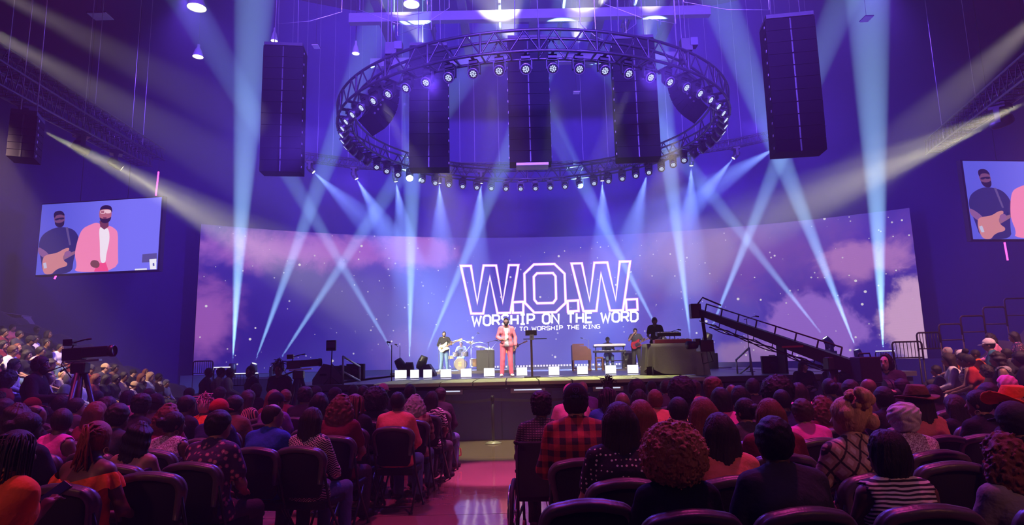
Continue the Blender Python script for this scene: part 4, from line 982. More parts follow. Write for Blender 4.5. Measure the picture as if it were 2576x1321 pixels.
boxed('wristwatch', (.165, .165, 1.105), (.05, .03, .045), P('gold', (.7, .5, .2), .3, .9), sg)
# ------------------------------------------------------------------ generic instruments
def guitar(name, M4, bodyc, guard, label, neckc=(.35, .2, .09)):
    e = empty(name, (0, 0, 0), 0, label, 'guitar'); e.matrix_world = M4
    sh = smoothpoly([(-.24, -.02), (-.22, -.13), (-.1, -.165), (.0, -.125), (.09, -.15), (.2, -.16), (.17, -.06), (.13, -.035), (.13, .035), (.19, .07), (.23, .17), (.12, .155), (.02, .115), (-.1, .165), (-.21, .13)], 2)
    MB().prism(sh, -.022, .022).build('body', bodyc, e)
    MB().prism(smoothpoly([(-.08, -.13), (.06, -.10), (.15, -.13), (.13, -.03), (.12, .05), (.0, .06), (-.06, .0)], 1), -.028, -.022).build('pickguard', guard, e)
    nk = P('maple_neck', neckc, .4); MB().box((.40, -.02, 0), (.58, .03, .048)).build('neck', nk, e)
    MB().prism([(.68, -.03), (.72, -.045), (.87, -.05), (.88, .02), (.74, .035), (.68, .03)], -.03, -.012).build('headstock', nk, e)
    for k in range(6): MB().cyl((.72 + k * .025, -.02, .045), .007, .03, 6).build('tuning_peg', CHROME, e)
    for x in (-.05, .02, .09): MB().box((x, -.03, 0), (.02, .012, .08)).build('pickup', BLACK, e)
    MB().box((-.13, -.028, 0), (.03, .016, .09)).build('bridge', CHROME, e)
    sm = MB()
    for k in range(6): sm.tube([(-.13, -.038, -.02 + k * .008), (.7, -.04, -.018 + k * .007)], .0012, 4)
    tag(sm.build('strings', CHROME, e), kind='stuff'); return e
def guitarist(px, footz, Y, rz, s, sk, top, legs, label, glabel, bodyc, guard, hair='crop', beard=None, armup=False, fat=1.1, gl=None):
    J = dict(STAND); J.update(elR=(.28, -.02, 1.17), wrR=(.16, .21, 1.06), hnR=(.09, .27, 1.03), elL=(-.31, .03, 1.20), wrL=(-.36, .26, 1.23), hnL=(-.37, .33, 1.29), anR=(.16, 0, .1), toR=(.21, .15, .04), anL=(-.14, 0, .1), toL=(-.2, .15, .04))
    if armup: J.update(elR=(.28, .10, 1.24), wrR=(.09, .20, 1.50), hnR=(.04, .17, 1.56))
    f = figure('guitarist', J, .016, fat, False, .05, -.1 if armup else 0, 'long' if not armup else 'tee', .12)
    p = atY(px, 930, Y); loc = Vector((p.x, Y, footz))
    dress(f, loc, rz, sk, hair, 'black', top, legs, 'white', s, label, None, True, beard, gl, .008)
    Mx = Matrix.Translation(loc) @ Matrix.Rotation(rz, 4, 'Z') @ Matrix.Translation((-.02 * s, .225 * s, 1.05 * s)) @ Matrix.Rotation(math.pi, 4, 'Z') @ Matrix.Rotation(R_(-24), 4, 'Y')
    g = guitar('electric_guitar', Mx, bodyc, guard, glabel); g.scale = (s * 1.02,) * 3
    st_ = MB(); st_.tube([Mx.inverted() @ Vector(v) for v in []] or [(0, 0, 0), (0, 0, .001)], .001, 4)
    return loc
CREAMG = P('cream_lacquer', (.72, .66, .38), .25); REDG = P('red_lacquer', (.42, .02, .04), .2); GUARDW = P('guard_white', (.7, .7, .66), .3); GUARDB = P('guard_black', (.02, .02, .02), .3)
guitarist(1118, DZ + .1, 28.6, math.pi - .05, 1.0, 'tan', 'black', 'denim', 'bearded guitarist in black sweater and jeans left of the singer', 'cream electric guitar held by guitarist in black sweater', CREAMG, GUARDW, 'crop', 'black')
guitarist(1603, DZ + .04, 28.4, math.pi - .2, 1.0, 'tan', 'charcoal', 'charcoal', 'guitarist in grey shirt with a hand at his mouth, right of keyboards', 'red electric guitar held by guitarist in grey shirt', REDG, GUARDB, 'short', None, True, 1.2)
p = atY(1287, 930, 28.2)
guitarist(1287, DZ, 28.2, math.pi - .25, .95, 'brown', 'grey', 'denim', 'bass player mostly hidden behind the singer', 'bass guitar whose neck shows to the right of singer', P('amber_lacquer', (.5, .25, .08), .3), GUARDB, 'short')
# ------------------------------------------------------------------ drums
dc = Vector((atY(1160, 930, 30.6).x, 30.6, DZ + .1)); SHELL = P('drum_shell', (.10, .09, .12), .25); HEADM = P('drum_head', (.16, .14, .14), .4); BRASS = P('cymbal_brass', (.62, .48, .2), .25, .9); WOODS = P('snare_wood', (.5, .3, .1), .4)
dk = empty('drum_kit', dc, 0, 'drum kit with chrome stands and cymbals behind the guitarist', 'drum kit')
RX = Matrix.Rotation(math.pi / 2, 3, 'X')
def drum(x, y, z, r, h_, mat, M_=None, nm='tom'):
    o = MB().lathe([(r, 0), (r, h_)], 24, (0, 0, 0), M_).build(nm, mat, dk, True, loc=(x, y, z))
    MB().cyl((0, 0, 0) if M_ is None else (0, 0, 0), r * .98, .01, 24, M_).build('bottom_head', HEADM, o); MB().cyl((0, 0, h_ - .005) if M_ is None else M_ @ Vector((0, 0, h_ - .005)), r * .98, .01, 24, M_).build('batter_head', HEADM, o)
    for zz in (0, h_): MB().lathe([(r * 1.0, zz - .012), (r * 1.05, zz - .012), (r * 1.05, zz + .012), (r, zz + .012)], 24, (0, 0, 0), M_).build('hoop', CHROME, o, True)
    return o
bd = drum(0, 0, .3, .29, .42, SHELL, RX, 'bass_drum')
for k in range(3): MB().box((-.02, -.435, .08 - k * .08), (.14, .012, .04)).build('drum_emblem_bar', P('emblem_orange', (.9, .35, .1), .5), bd)
drum(-.22, -.2, .66, .16, .2, SHELL); drum(.2, -.2, .66, .17, .22, SHELL); drum(.62, .15, .16, .21, .38, WOODS, None, 'floor_tom'); drum(-.55, .2, .55, .17, .15, WOODS, None, 'snare_drum'); drum(1.0, .1, .16, .2, .36, WOODS, None, 'floor_tom')
def cymbal(x, y, z, r, tilt):
    tubed('cymbal_stand', [(x, y, 0), (x, y, z)], .014, CHROME, dk, 6)
    for a in (0, 2.1, 4.2): tubed('stand_leg', [(x, y, .25), (x + .2 * math.cos(a), y + .2 * math.sin(a), 0)], .01, CHROME, dk, 5)
    o = MB().lathe([(.0001, .03), (.03, .03), (.05, .012), (r, -.012), (r, -.016), (.0001, -.004)], 24).build('cymbal', BRASS, dk, True, loc=(x, y, z)); o.rotation_euler = (tilt, tilt * .6, 0)
for c_ in ((-.85, -.1, 1.02, .24, .25), (-.5, -.45, 1.3, .22, .3), (.5, -.4, 1.32, .23, .3), (.95, -.15, 1.1, .26, .2), (-.95, .3, .85, .18, 0), (1.35, .2, 1.0, .22, .25)): cymbal(*c_)
for k, (x, z) in enumerate(((-1.0, 1.55), (-.3, 1.0), (.55, 1.75), (1.5, 1.35), (.2, 1.1))):
    tubed('boom_mic_stand', [(x, -.5, 0), (x, -.5, z * .75), (x + .28, -.45, z)], .011, CHROME, dk, 6); tubed('drum_mic', [(x + .28, -.45, z), (x + .36, -.42, z - .04)], .022, BLACK, dk, 8)
for x, r in ((-.1, .75), (.85, .62)):
    o = MB(); o.tube([(x + r * math.cos(t), .3, .7 + r * math.sin(t)) for t in np.linspace(.5, 2.6, 16)], .012, 6); o.build('rack_hoop', CHROME, dk)
SITF = figure('stage_sitter', dict(SEAT, elR=(.25, .10, .80), wrR=(.20, .34, .86), hnR=(.18, .42, .90), elL=(-.25, .10, .80), wrL=(-.20, .34, .86), hnL=(-.18, .42, .90)), .018, 1.0, False, 0, -.05, 'tee')
dress(SITF, dc + Vector((-.05, .75, .05)), math.pi, 'brown', 'short', 'black', 'charcoal', 'denim', 'white', 1.0, 'drummer in dark shirt seated behind the drum kit', None, True)
o = MB().lathe([(.0001, .42), (.16, .42), (.17, .46), (.0001, .5)], 20).build('drum_stool', BLACK, None, True, loc=dc + Vector((-.05, .75, 0))); tag(o, 'round black drum stool under the drummer', 'stool'); tubed('stool_post', [(0, 0, 0), (0, 0, .43)], .03, CHROME, o, 8)
# ------------------------------------------------------------------ keys
def keyboard(w, d, case, keys, name, loc, rz, label, tilt=0, strip=None):
    e = empty(name, loc, rz, label, 'keyboard'); e.rotation_euler = (tilt, 0, rz)
    boxed('case', (0, 0, .05), (w, d, .09), case, e, bev=.008); boxed('key_bed', (0, d * .22, .098), (w * .92, d * .5, .012), keys, e); boxed('control_panel', (0, -d * .28, .1), (w * .92, d * .36, .012), BLACK, e)
    mb = MB()
    for k in range(25):
        if k % 7 not in (2, 6): mb.box((-w * .45 + w * .9 * (k + .8) / 25, d * .15, .11), (.014, d * .3, .014))
    tag(mb.build('black_keys', BLACK, e), kind='stuff')
    if strip: boxed('back_strip', (0, -d / 2 - .004, .05), (w * .98, .01, .08), strip, e)
    return e
CREAMK = P('cream_case', (.72, .66, .56), .4); kx = atY(1535, 930, 28.8).x; KY = 28.8
keyboard(1.42, .36, CREAMK, WHITE, 'keyboard', (kx, KY, DZ + 1.02), math.pi, 'cream keyboard on upper tier of keyboard stand', .15)
keyboard(1.45, .36, BLACK, WHITE, 'keyboard', (kx, KY - .05, DZ + .76), math.pi, 'black and red keyboard on lower tier of keyboard stand', 0, P('red_strip', (.55, .08, .08), .4)).children
ks = empty('keyboard_stand', (kx, KY, DZ), 0, 'black two-tier keyboard stand in front of seated keyboard player', 'stand')
for s in (-1, 1):
    tubed('leg', [(s * .62, .25, 0), (s * .62, .1, .75)], .02, BLACK, ks); tubed('leg', [(s * .62, -.25, 0), (s * .62, -.1, 1.0)], .02, BLACK, ks); tubed('tier_arm', [(s * .62, -.22, .745), (s * .62, .15, .745)], .018, BLACK, ks); tubed('tier_arm', [(s * .62, -.2, 1.005), (s * .62, .15, 1.005)], .018, BLACK, ks)
tubed('crossbar', [(-.62, 0, .4), (.62, 0, .4)], .02, BLACK, ks)
dress(SITF, (kx + .02, KY + .52, DZ + .10), math.pi, 'dark', None, 'black', 'navy', 'denim', 'black', 1.0, 'keyboard player in blue shirt and dark beanie seated behind keyboards', None, True, hat='beanie', hatc='black', glasses='clear')
def stool(loc, w, d, h_, mat, label):
    e = empty('bench', loc, 0, label, 'bench'); boxed('seat', (0, 0, h_ - .04), (w, d, .08), mat, e, bev=.01)
    for a in (-1, 1):
        for b_ in (-1, 1): boxed('leg', (a * (w / 2 - .03), b_ * (d / 2 - .03), h_ / 2 - .03), (.05, .05, h_ - .06), mat, e)
    boxed('stretcher', (0, 0, .14), (w - .06, .03, .04), mat, e)
WOOD = P('organ_wood', (.20, .09, .06), .45, scale=6, var=.3)
stool((kx, KY + .52, DZ), .5, .35, .52, BLACK, 'dark bench under the keyboard player'); stool((atY(1508, 930, 28.3).x, 28.3, DZ), .34, .34, .58, WOOD, 'small wooden bench between organ and keyboards')
ox = atY(1463, 930, 27.8).x; og = empty('organ', (ox, 27.8, DZ), 0, 'brown wooden console organ seen from the back, left of keyboards', 'organ')
MB().prism([(-.40, .45), (.42, .45), (.40, .92), (.28, .94), (.22, 1.04), (-.06, 1.05), (-.12, 1.10), (-.40, 1.10)], -.3, .3).build('cabinet', WOOD, og)
for a in (-.36, .36):
    for b_ in (-.24, .24): o = MB().lathe([(.03, 0), (.02, .1), (.035, .3), (.04, .46)], 10).build('leg', WOOD, og, True, loc=(a, b_, 0))
boxed('stretcher', (0, .2, .12), (.72, .05, .06), WOOD, og); boxed('pedal_board', (.05, -.15, .05), (.7, .4, .06), WOOD, og)
boxed('music_desk', (-.1, .1, 1.12), (.5, .04, .08), WOOD, og)
# amps and cases
def cabinet(name, loc, d, rz, label, cat, mat=BLACKM, grill=(.03, .03, .035), cones=2):
    e = empty(name, loc, rz, label, cat); boxed('box', (0, 0, d[2] / 2), d, mat, e, bev=.012); boxed('grille', (0, -d[1] / 2 - .006, d[2] * .48), (d[0] * .88, .012, d[2] * .8), P('grille%.2f' % grill[0], grill, .9), e)
    for k in range(cones): MB().lathe([(.0001, .004), (d[0] * .16, .02), (d[0] * .18, 0)], 16, (0, 0, 0), RX).build('cone', BLACK, e, True, loc=((-.22 + .44 * k / max(1, cones - 1)) * d[0] if cones > 1 else 0, -d[1] / 2 - .012, d[2] * .45))
    boxed('handle', (0, 0, d[2] + .012), (.16, .03, .02), RUBBER, e)
    return e
cabinet('guitar_amp', (atY(1583, 930, 29.5).x, 29.5, DZ + .04), (.62, .32, .78), .1, 'guitar amplifier in a pale-edged case behind guitarist in grey', 'amplifier', P('amp_case', (.4, .38, .3), .6))
cabinet('monitor_speaker', (atY(860, 935, 21).x, 21, DZ), (.5, .4, .45), .2, 'black monitor speaker beside the left stage rail', 'speaker', cones=1); cabinet('monitor_speaker', (atY(886, 935, 21.3).x + .12, 21.3, DZ), (.56, .42, .5), .1, 'larger black monitor speaker, right of its twin by the left rail', 'speaker', cones=1)
dshelf = cabinet('drum_monitor', (atY(1222, 935, 29).x, 29, DZ), (.8, .5, 1.0), .0, 'dark equipment rack right of the drums', 'rack', cones=0)
def wedge(loc, rz, s, mat, label):
    e = empty('stage_wedge', loc, rz, label, 'speaker', None, s)
    MB().prism([(-.32, 0), (.32, 0), (.30, .16), (.08, .40), (-.10, .44), (-.32, .1)], -.35, .35).build('box', mat, e); o = boxed('grille', (.20, 0, .30), (.34, .62, .012), P('wedge_grille', (.06, .06, .06), .8), e); o.rotation_euler = (0, R_(48), 0)
    boxed('handle', (-.1, -.352, .2), (.14, .012, .05), RUBBER, e)
wedge((atY(1074, 940, 23.5).x, 23.5, DZ), math.pi, 1.0, P('wedge_grey', (.26, .25, .25), .6), 'pale grey wedge speaker on stage in front of moving lights')
wedge((atY(806, 955, 15.8).x, 16.4, DZ), .3, 1.15, P('wedge_dark', (.12, .11, .12), .6), 'dark wedge speaker at left end of the stage')
def mic_stand(px, Y, ztop, label, boom=.25, z0=DZ, col=BLACK):
    x = atY(px, 930, Y).x; e = empty('microphone_stand', (x, Y, z0), 0, label, 'microphone stand')
    MB().lathe([(.0001, 0), (.13, 0), (.13, .015), (.02, .03)], 18).build('base', col, e, True); tubed('pole', [(0, 0, .02), (0, 0, ztop)], .012, col, e, 6); tubed('boom', [(-.08, 0, ztop - .02), (boom, -.05, ztop + .08)], .009, col, e, 6); tubed('microphone', [(boom, -.05, ztop + .08), (boom + .1, -.06, ztop + .06)], .02, BLACK, e, 8)
mic_stand(1006, 25, 1.15, 'slim microphone stand beside the leftmost stage moving lights', -.2); mic_stand(1230, 27.5, 1.3, 'microphone stand left of the singer', .3); mic_stand(1483, 28.4, 1.35, 'microphone stand with pale boom between organ and keyboards', -.35, DZ, STEEL)
mic_stand(1690, 20, 1.25, 'thin microphone stand behind the draped table', .25); mic_stand(1888, 19, 1.55, 'microphone stand beside the right stage rail', .25); mic_stand(985, 16.6, .95, 'short microphone stand at left end of stage', -.12)
# lectern
lp = gpos(1339, 953, DZ); le = empty('lectern', (lp.x, lp.y, DZ + .03), 0, 'slim dark lectern with a small tablet tray right of singer', 'lectern')
boxed('base', (0, 0, .015), (.42, .36, .03), BLACK, le, bev=.01); boxed('post', (0, 0, .55), (.055, .055, 1.06), P('post_dark', (.10, .05, .05), .4), le); o = boxed('tray', (0, 0, 1.16), (.30, .03, .14), BLACK, le, bev=.006); boxed('white_box', (.015, -.03, 1.04), (.11, .06, .14), WHITE, le, bev=.004)
MB().cyl((.015, -.065, 1.05), .016, .006, 12, RX).build('box_mark', P('mark_grey', (.25, .25, .4), .5), le); boxed('cross_arm', (.1, .0, 1.0), (.62, .018, .02), BLACK, le)
# draped table with synthesizers, and the player behind it
ty = 16.6; tx0, tx1 = atY(1622, 940, ty).x, atY(1775, 940, ty).x; tw = tx1 - tx0; tc = (tx0 + tx1) / 2
tb = empty('folding_table', (tc, ty, DZ), 0, 'folding table hidden under a grey-brown cloth at right of stage', 'table'); boxed('top', (0, 0, .80), (tw - .06, .7, .03), BLACK, tb)
for a in (-1, 1): tubed('leg', [(a * tw * .4, -.25, 0), (a * tw * .4, -.25, .79)], .02, STEEL, tb); tubed('leg', [(a * tw * .4, .25, 0), (a * tw * .4, .25, .79)], .02, STEEL, tb)
vs = []; fs = []; NR, NC = 9, 96
for r in range(NR):
    for c_ in range(NC):
        t = 2 * math.pi * c_ / NC; sx = math.copysign(abs(math.cos(t)) ** .35, math.cos(t)); sy = math.copysign(abs(math.sin(t)) ** .35, math.sin(t)); f_ = r / (NR - 1)
        fold = 1 + f_ * (.06 + .05 * math.sin(t * 15) + .04 * math.sin(t * 7 + 1))
        lift = .10 * max(0, math.cos(t - 3.95)) ** 6 * f_
        vs.append((sx * (tw / 2) * fold, sy * .38 * fold, .822 - f_ * (.81 - 2.4 * lift)))
for r in range(NR - 1): fs += [(r * NC + c_, r * NC + (c_ + 1) % NC, (r + 1) * NC + (c_ + 1) % NC, (r + 1) * NC + c_) for c_ in range(NC)]
fs.append(tuple(reversed(range(NC))))
tag(obj('tablecloth', vs, fs, P('table_drape', (.26, .22, .23), .9, bump=.006, bscale=40), None, (tc, ty, DZ), True), 'grey-brown cloth draped to the deck over the right-hand table', 'tablecloth')
keyboard(.95, .26, P('red_case', (.45, .06, .06), .4), WHITE, 'keyboard', (tc - .05, ty - .1, DZ + .825), math.pi, 'red keyboard lying on the draped table')
keyboard(.62, .24, BLACK, WHITE, 'synthesizer', (tc - .1, ty + .1, DZ + 1.02), math.pi, 'small black synthesizer raised on a stand over draped table', -.15)
e = empty('laptop_stand', (tc - .1, ty + .1, DZ + .825), 0, 'low black stand carrying the synthesizer on draped table', 'stand')
for s in (-.2, .2): tubed('leg', [(s, .0, 0), (s * .8, 0, .19)], .012, BLACK, e); tubed('foot', [(s, -.1, .01), (s, .1, .01)], .01, BLACK, e)
STF = figure('stage_stander', dict(STAND, elR=(.24, .02, 1.18), wrR=(.16, .25, 1.08), hnR=(.12, .33, 1.06), elL=(-.24, .02, 1.18), wrL=(-.16, .25, 1.08), hnL=(-.12, .33, 1.06)), .018, .95, False, .25, -.25, 'tee', .06)
q = atY(1648, 830, 21.5); dress(STF, (q.x, 21.5, DZ), math.pi - .3, 'tan', 'short', 'black', 'black', 'black', 'black', 1.03, 'young keyboard player in black tee standing behind draped table', None, True)
# handrails at both stage ends
def handrail(pts, label, r=.025):
    e = empty('hand_rail', pts[0][0], 0, label, 'railing', 'stage handrails'); o_ = Vector(pts[0][0])
    for k, (a, b_) in enumerate(pts): tubed('rail_tube', [Vector(a) - o_, Vector(b_) - o_], r, STEEL, e, 8)
def rp(x, y, Y): return atY(x, y, Y)
A = rp(863, 968, 15.3); handrail([(A, rp(863, 897, 15.3)), (rp(863, 897, 15.3), rp(905, 922, 17.2)), (rp(905, 922, 17.2), rp(905, 960, 17.2)), (rp(864, 936, 15.3), rp(905, 958, 17.2))], 'silver hand rail at the left end of stage')
A = rp(1895, 955, 15.6); handrail([(A, rp(1884, 876, 15.6)), (rp(1884, 876, 15.6), rp(1852, 905, 17.4)), (rp(1852, 905, 17.4), rp(1856, 946, 17.4)), (rp(1890, 918, 15.6), rp(1856, 944, 17.4))], 'silver hand rail at the right end of stage')
cabinet('side_speaker', (rp(1945, 930, 17).x, 17, DZ), (.55, .5, .45), -.3, 'dark speaker box beyond the right stage rail', 'speaker', cones=1)
boxed_ = boxed('lighting_flag', rp(1968, 905, 16.5), (.06, .5, 1.0), BLACKM); tag(boxed_, 'tall narrow black panel standing by right end of stage', 'panel'); boxed('panel_base', (0, 0, -.52), (.3, .6, .04), BLACK, boxed_)
# monitor on pole left of stage
e = empty('monitor_stand', (rp(832, 940, 16).x, 16, DZ), 0, 'small video monitor on a thin pole above left end of stage', 'monitor'); tubed('pole', [(0, 0, 0), (.02, 0, .82)], .014, BLACK, e); boxed('screen_case', (0, 0, .95), (.24, .08, .26), BLACK, e, bev=.01); boxed('screen_glass', (0, -.042, .97), (.2, .006, .15), P('monitor_glass', (.2, .16, .25), .15), e)
for a in (0, 2.1, 4.2): tubed('foot', [(0, 0, .2), (.22 * math.cos(a), .22 * math.sin(a), 0)], .01, BLACK, e)
# crowd barrier belt in front of the stage
def stanchion(px, py, label):
    p = gpos(px, py, 0); e = empty('stanchion', p, 0, label, 'stanchion', 'belt posts before the stage'); MB().lathe([(.0001, 0), (.17, 0), (.175, .012), (.10, .04), (.03, .055), (.0001, .055)], 24).build('base', P('stanchion_base', (.5, .48, .35), .35, .3), e, True)
    tubed('post', [(0, 0, .04), (0, 0, .93)], .032, BLACK, e, 12); MB().lathe([(.034, .88), (.042, .885), (.042, .95), (.036, .975), (.0001, .98)], 16).build('belt_head', BLACK, e, True); MB().cyl((0, 0, .98), .03, .008, 14).build('cap', STEEL, e); return p
s1 = stanchion(1241, 1116, 'black belt post standing in the aisle before the stage'); s2 = stanchion(1486, 1108, 'black belt post behind the seated crowd right of the aisle'); s0 = stanchion(1096, 1118, 'black belt post behind the seated crowd left of the aisle')
for a, b_, lb in ((s0, s1, 'black barrier belt running left from aisle post'), (s1, s2, 'black barrier belt running right from aisle post')):
    mb = MB(); n_ = 8
    for k in range(n_):
        t0, t1 = k / n_, (k + 1) / n_; z0, z1 = .91 - .05 * math.sin(math.pi * t0), .91 - .05 * math.sin(math.pi * t1); p0 = a.lerp(b_, .0 + t0); p1 = a.lerp(b_, t1)
        mb.add([(p0.x, p0.y - .003, z0 - .028), (p1.x, p1.y - .003, z1 - .028), (p1.x, p1.y - .003, z1 + .028), (p0.x, p0.y - .003, z0 + .028), (p0.x, p0.y + .003, z0 - .028), (p1.x, p1.y + .003, z1 - .028), (p1.x, p1.y + .003, z1 + .028), (p0.x, p0.y + .003, z0 + .028)], [(0, 1, 2, 3), (7, 6, 5, 4), (0, 4, 5, 1), (3, 2, 6, 7)])
    tag(mb.build('barrier_belt', P('belt_black', (.03, .02, .06), .8)), lb, 'belt')

# ================================================================== crew, cameras, crane
def crew(px, py, Y, fig, rz, label, **k):
    p = atY(px, py, Y); s = p.z / 1.64; s = max(.9, min(1.1, s)); loc = Vector((p.x, Y, p.z - 1.64 * s if p.z - 1.64 * s > .02 else 0))
    hs = k.pop('headset', False); o = dress(fig, loc, rz, label=label, s=s, face=True, **k)
    if hs: h_ = place('headset', HSM, BLACK, o); h_.matrix_local = Matrix.Translation(fig['hed']) @ fig['HM'].to_4x4()
    return o
HSM = MB(); HSM.tube([(.098 * math.cos(t), -.01, .02 + .122 * math.sin(t)) for t in np.linspace(0, math.pi, 13)], .007, 6)
for q_ in (-1, 1): HSM.lathe([(.0001, 0), (.034, 0), (.034, .022), (.0001, .024)], 12, (q_ * .088, -.01, -.005), Matrix.Rotation(q_ * math.pi / 2, 3, 'Y'))
HSM.tube([(.1, .0, -.02), (.085, .09, -.055), (.03, .115, -.065)], .004, 5); HSM = HSM.mesh('headset')
IDLE = figure('crew_idle', STAND, .018, 1.08, False, .3, 0, 'tee', .08); CROSS = figure('crew_crossed', dict(STAND, elR=(.27, .0, 1.18), wrR=(.10, .22, 1.16), hnR=(0, .24, 1.18), elL=(-.27, .0, 1.18), wrL=(-.10, .24, 1.10), hnL=(0, .27, 1.08)), .018, 1.1, False, .4, 0, 'long', .08)
OPER = figure('crew_operator', dict(STAND, elR=(.27, .06, 1.20), wrR=(.20, .32, 1.20), hnR=(.17, .41, 1.22), elL=(-.27, .06, 1.20), wrL=(-.20, .32, 1.20), hnL=(-.17, .41, 1.22)), .018, 1.1, False, 0, 0, 'long', .1)
crew(633, 935, 13.6, IDLE, math.pi - .9, 'guard in black polo standing left of the large camera', sk='tan', hair='crop', top='black', legs='black', beard='dark')
crew(703, 930, 12.6, IDLE, math.pi - .25, 'crew member in black hoodie with dark locs and headset near camera', sk='brown', headset=True, hair='locsup', top='black', legs='black')
crew(2022, 938, 13.4, CROSS, math.pi + .15, 'dark-haired woman in black at the right end of stage', sk='fair', headset=True, hair='long', hc='black', top='black', legs='black')
crew(2084, 930, 12.6, CROSS, math.pi + .9, 'crew member with headset and backpack behind the crane post', sk='tan', headset=True, hair='short', top='black', legs='black')
crew(2136, 925, 12.6, CROSS, math.pi - 1.0, 'balding man in black right of the crane post', sk='fair', hair='balding', hc='brown', top='black', legs='black', beard='brown')
crew(2230, 912, 9.6, OPER, math.pi - .9, 'crane operator in dark jacket with short dark hair beside control box', sk='fair', headset=True, hair='bob', hc='black', top='charcoal', legs='black')
crew(97, 920, 9.6, OPER, -1.25, 'camera operator in black with red-lit face at left camera', sk='tan', headset=True, hair='short', top='black', legs='black', beard='dark')
CAMB = P('camera_black', (.02, .018, .024), .35, bump=.002, bscale=60); LENSG = P('lens_glass', (.08, .07, .12), .06)
def broadcast_camera(p, rz, label, zfloor=0, s=1.0, tilt=.05):
    e = empty('broadcast_camera', p, rz, label, 'camera', 'broadcast cameras', s); e.rotation_euler = (0, -tilt, rz)     # lens along +X
    boxed('camera_body', (-.15, 0, 0), (.42, .2, .26), CAMB, e, bev=.015); boxed('lens_box', (.33, 0, .02), (.56, .22, .22), CAMB, e, bev=.03); MB().lathe([(.12, 0), (.13, .02), (.13, .09), (.11, .1)], 20, (0, 0, 0), Matrix.Rotation(math.pi / 2, 3, 'Y')).build('lens_hood', CAMB, e, True, loc=(.6, 0, .02)); MB().cyl((0, 0, 0), .108, .01, 20, Matrix.Rotation(math.pi / 2, 3, 'Y')).build('front_glass', LENSG, e, loc=(.64, 0, .02))
    boxed('viewfinder', (-.25, 0, .26), (.2, .18, .14), CAMB, e, bev=.01); tubed('carry_handle', [(-.2, 0, .13), (-.16, 0, .25), (.06, 0, .3), (.12, 0, .3)], .016, CAMB, e); tubed('handle_mic', [(.1, 0, .3), (.2, 0, .31)], .02, RUBBER, e); boxed('base_plate', (.05, 0, -.16), (.7, .12, .04), STEEL, e)
    for sy in (-1, 1): tubed('pan_bar', [(-.1, sy * .1, -.18), (-.55, sy * .22, -.34)], .013, BLACK, e); tubed('grip', [(-.45, sy * .19, -.3), (-.57, sy * .225, -.35)], .02, RUBBER, e)
    tubed('cable_loop', [(-.35, .05, 0), (-.45, .06, -.2), (-.3, .05, -.4), (-.2, 0, -.5)], .012, CABLE, e)
    t = empty('camera_tripod', (p[0], p[1], zfloor), rz, label.replace('camera', 'tripod under camera', 1), 'tripod', 'camera tripods'); hh = p[2] - zfloor - .19 * s
    boxed('fluid_head', (0, 0, hh - .08), (.2, .16, .16), BLACK, t, bev=.02)
    for a in (.5, 2.6, 4.7): tubed('leg', [(.06 * math.cos(a), .06 * math.sin(a), hh - .15), (.5 * math.cos(a), .5 * math.sin(a), .03)], .035, BLACK, t, 8); tubed('spreader', [(0, 0, .35), (.38 * math.cos(a), .38 * math.sin(a), .35)], .012, BLACK, t, 6)
    tubed('centre_column', [(0, 0, .35), (0, 0, hh - .1)], .05, BLACK, t, 10)
broadcast_camera(atY(752, 917, 12.2), .12, 'large black broadcast camera with long lens left of the stage', s=.60); broadcast_camera(atY(205, 890, 9.2), .06, 'large black broadcast camera with long lens before the left stand', s=.66)
# camera crane
pv = atY(2092, 905, 9.9); tip = atY(1757, 785, 12.4); tail = atY(2178, 905, 9.3); cr = empty('camera_crane', (pv.x, pv.y, 0), 0, 'long black camera crane reaching over the crowd towards the stage', 'camera crane'); o_ = Vector((pv.x, pv.y, 0))
axis = (tip - pv); tail = pv - axis.normalized() * .55
arm = MB(); t_ = axis.normalized(); u_ = Vector((0, 0, 1)); s_ = t_.cross(u_).normalized(); u_ = s_.cross(t_)
ax0, ax1 = tail - o_, tip - o_
arm.add([ax0 + s_ * .06 + u_ * .11, ax0 - s_ * .06 + u_ * .11, ax0 - s_ * .06 - u_ * .10, ax0 + s_ * .06 - u_ * .10, ax1 + s_ * .045 + u_ * .06, ax1 - s_ * .045 + u_ * .06, ax1 - s_ * .045 - u_ * .05, ax1 + s_ * .045 - u_ * .05], [(0, 1, 2, 3), (7, 6, 5, 4), (0, 4, 5, 1), (1, 5, 6, 2), (2, 6, 7, 3), (3, 7, 4, 0)]); arm.build('boom_arm', P('crane_black', (.018, .014, .02), .4), cr)
bn = ax0.lerp(ax1, .35) - s_ * .062; boxed('boom_lettering', bn, (.02, .4, .03), P('letter_red', (.35, .03, .04), .5), cr, rz=math.atan2(t_.y, t_.x) - math.pi / 2)
L_ = [ax0.lerp(ax1, k) + u_ * (.24 - .04 * k) for k in (.12, .95)]; tubed('upper_tension_rod', L_, .014, BLACK, cr, 6); L_ = [ax0.lerp(ax1, k) - u_ * (.16) for k in (.1, .98)]; tubed('lower_tension_rod', L_, .012, BLACK, cr, 6)
for k in np.linspace(.12, .95, 8): tubed('rod_post', [ax0.lerp(ax1, k), ax0.lerp(ax1, k) + u_ * (.24 - .04 * k)], .013, BLACK, cr, 6); tubed('rod_post', [ax0.lerp(ax1, k), ax0.lerp(ax1, k) - u_ * .16], .009, BLACK, cr, 5)
for q in range(3):
    pts = [];
    for k in np.linspace(.1, .9, 33): pts.append(ax0.lerp(ax1, k) - u_ * (.12 + .07 * abs(math.sin(k * 11 + q)) + .02 * q) + s_ * (.03 * q - .03))
    tubed('hanging_cable', pts, .010, CABLE, cr, 5)
tubed('post', [(0, 0, .55), (0, 0, pv.z - .12)], .075, P('crane_post', (.05, .012, .016), .4), cr, 12); boxed('pivot_head', (0, 0, pv.z - .06), (.2, .2, .2), BLACK, cr, bev=.02)
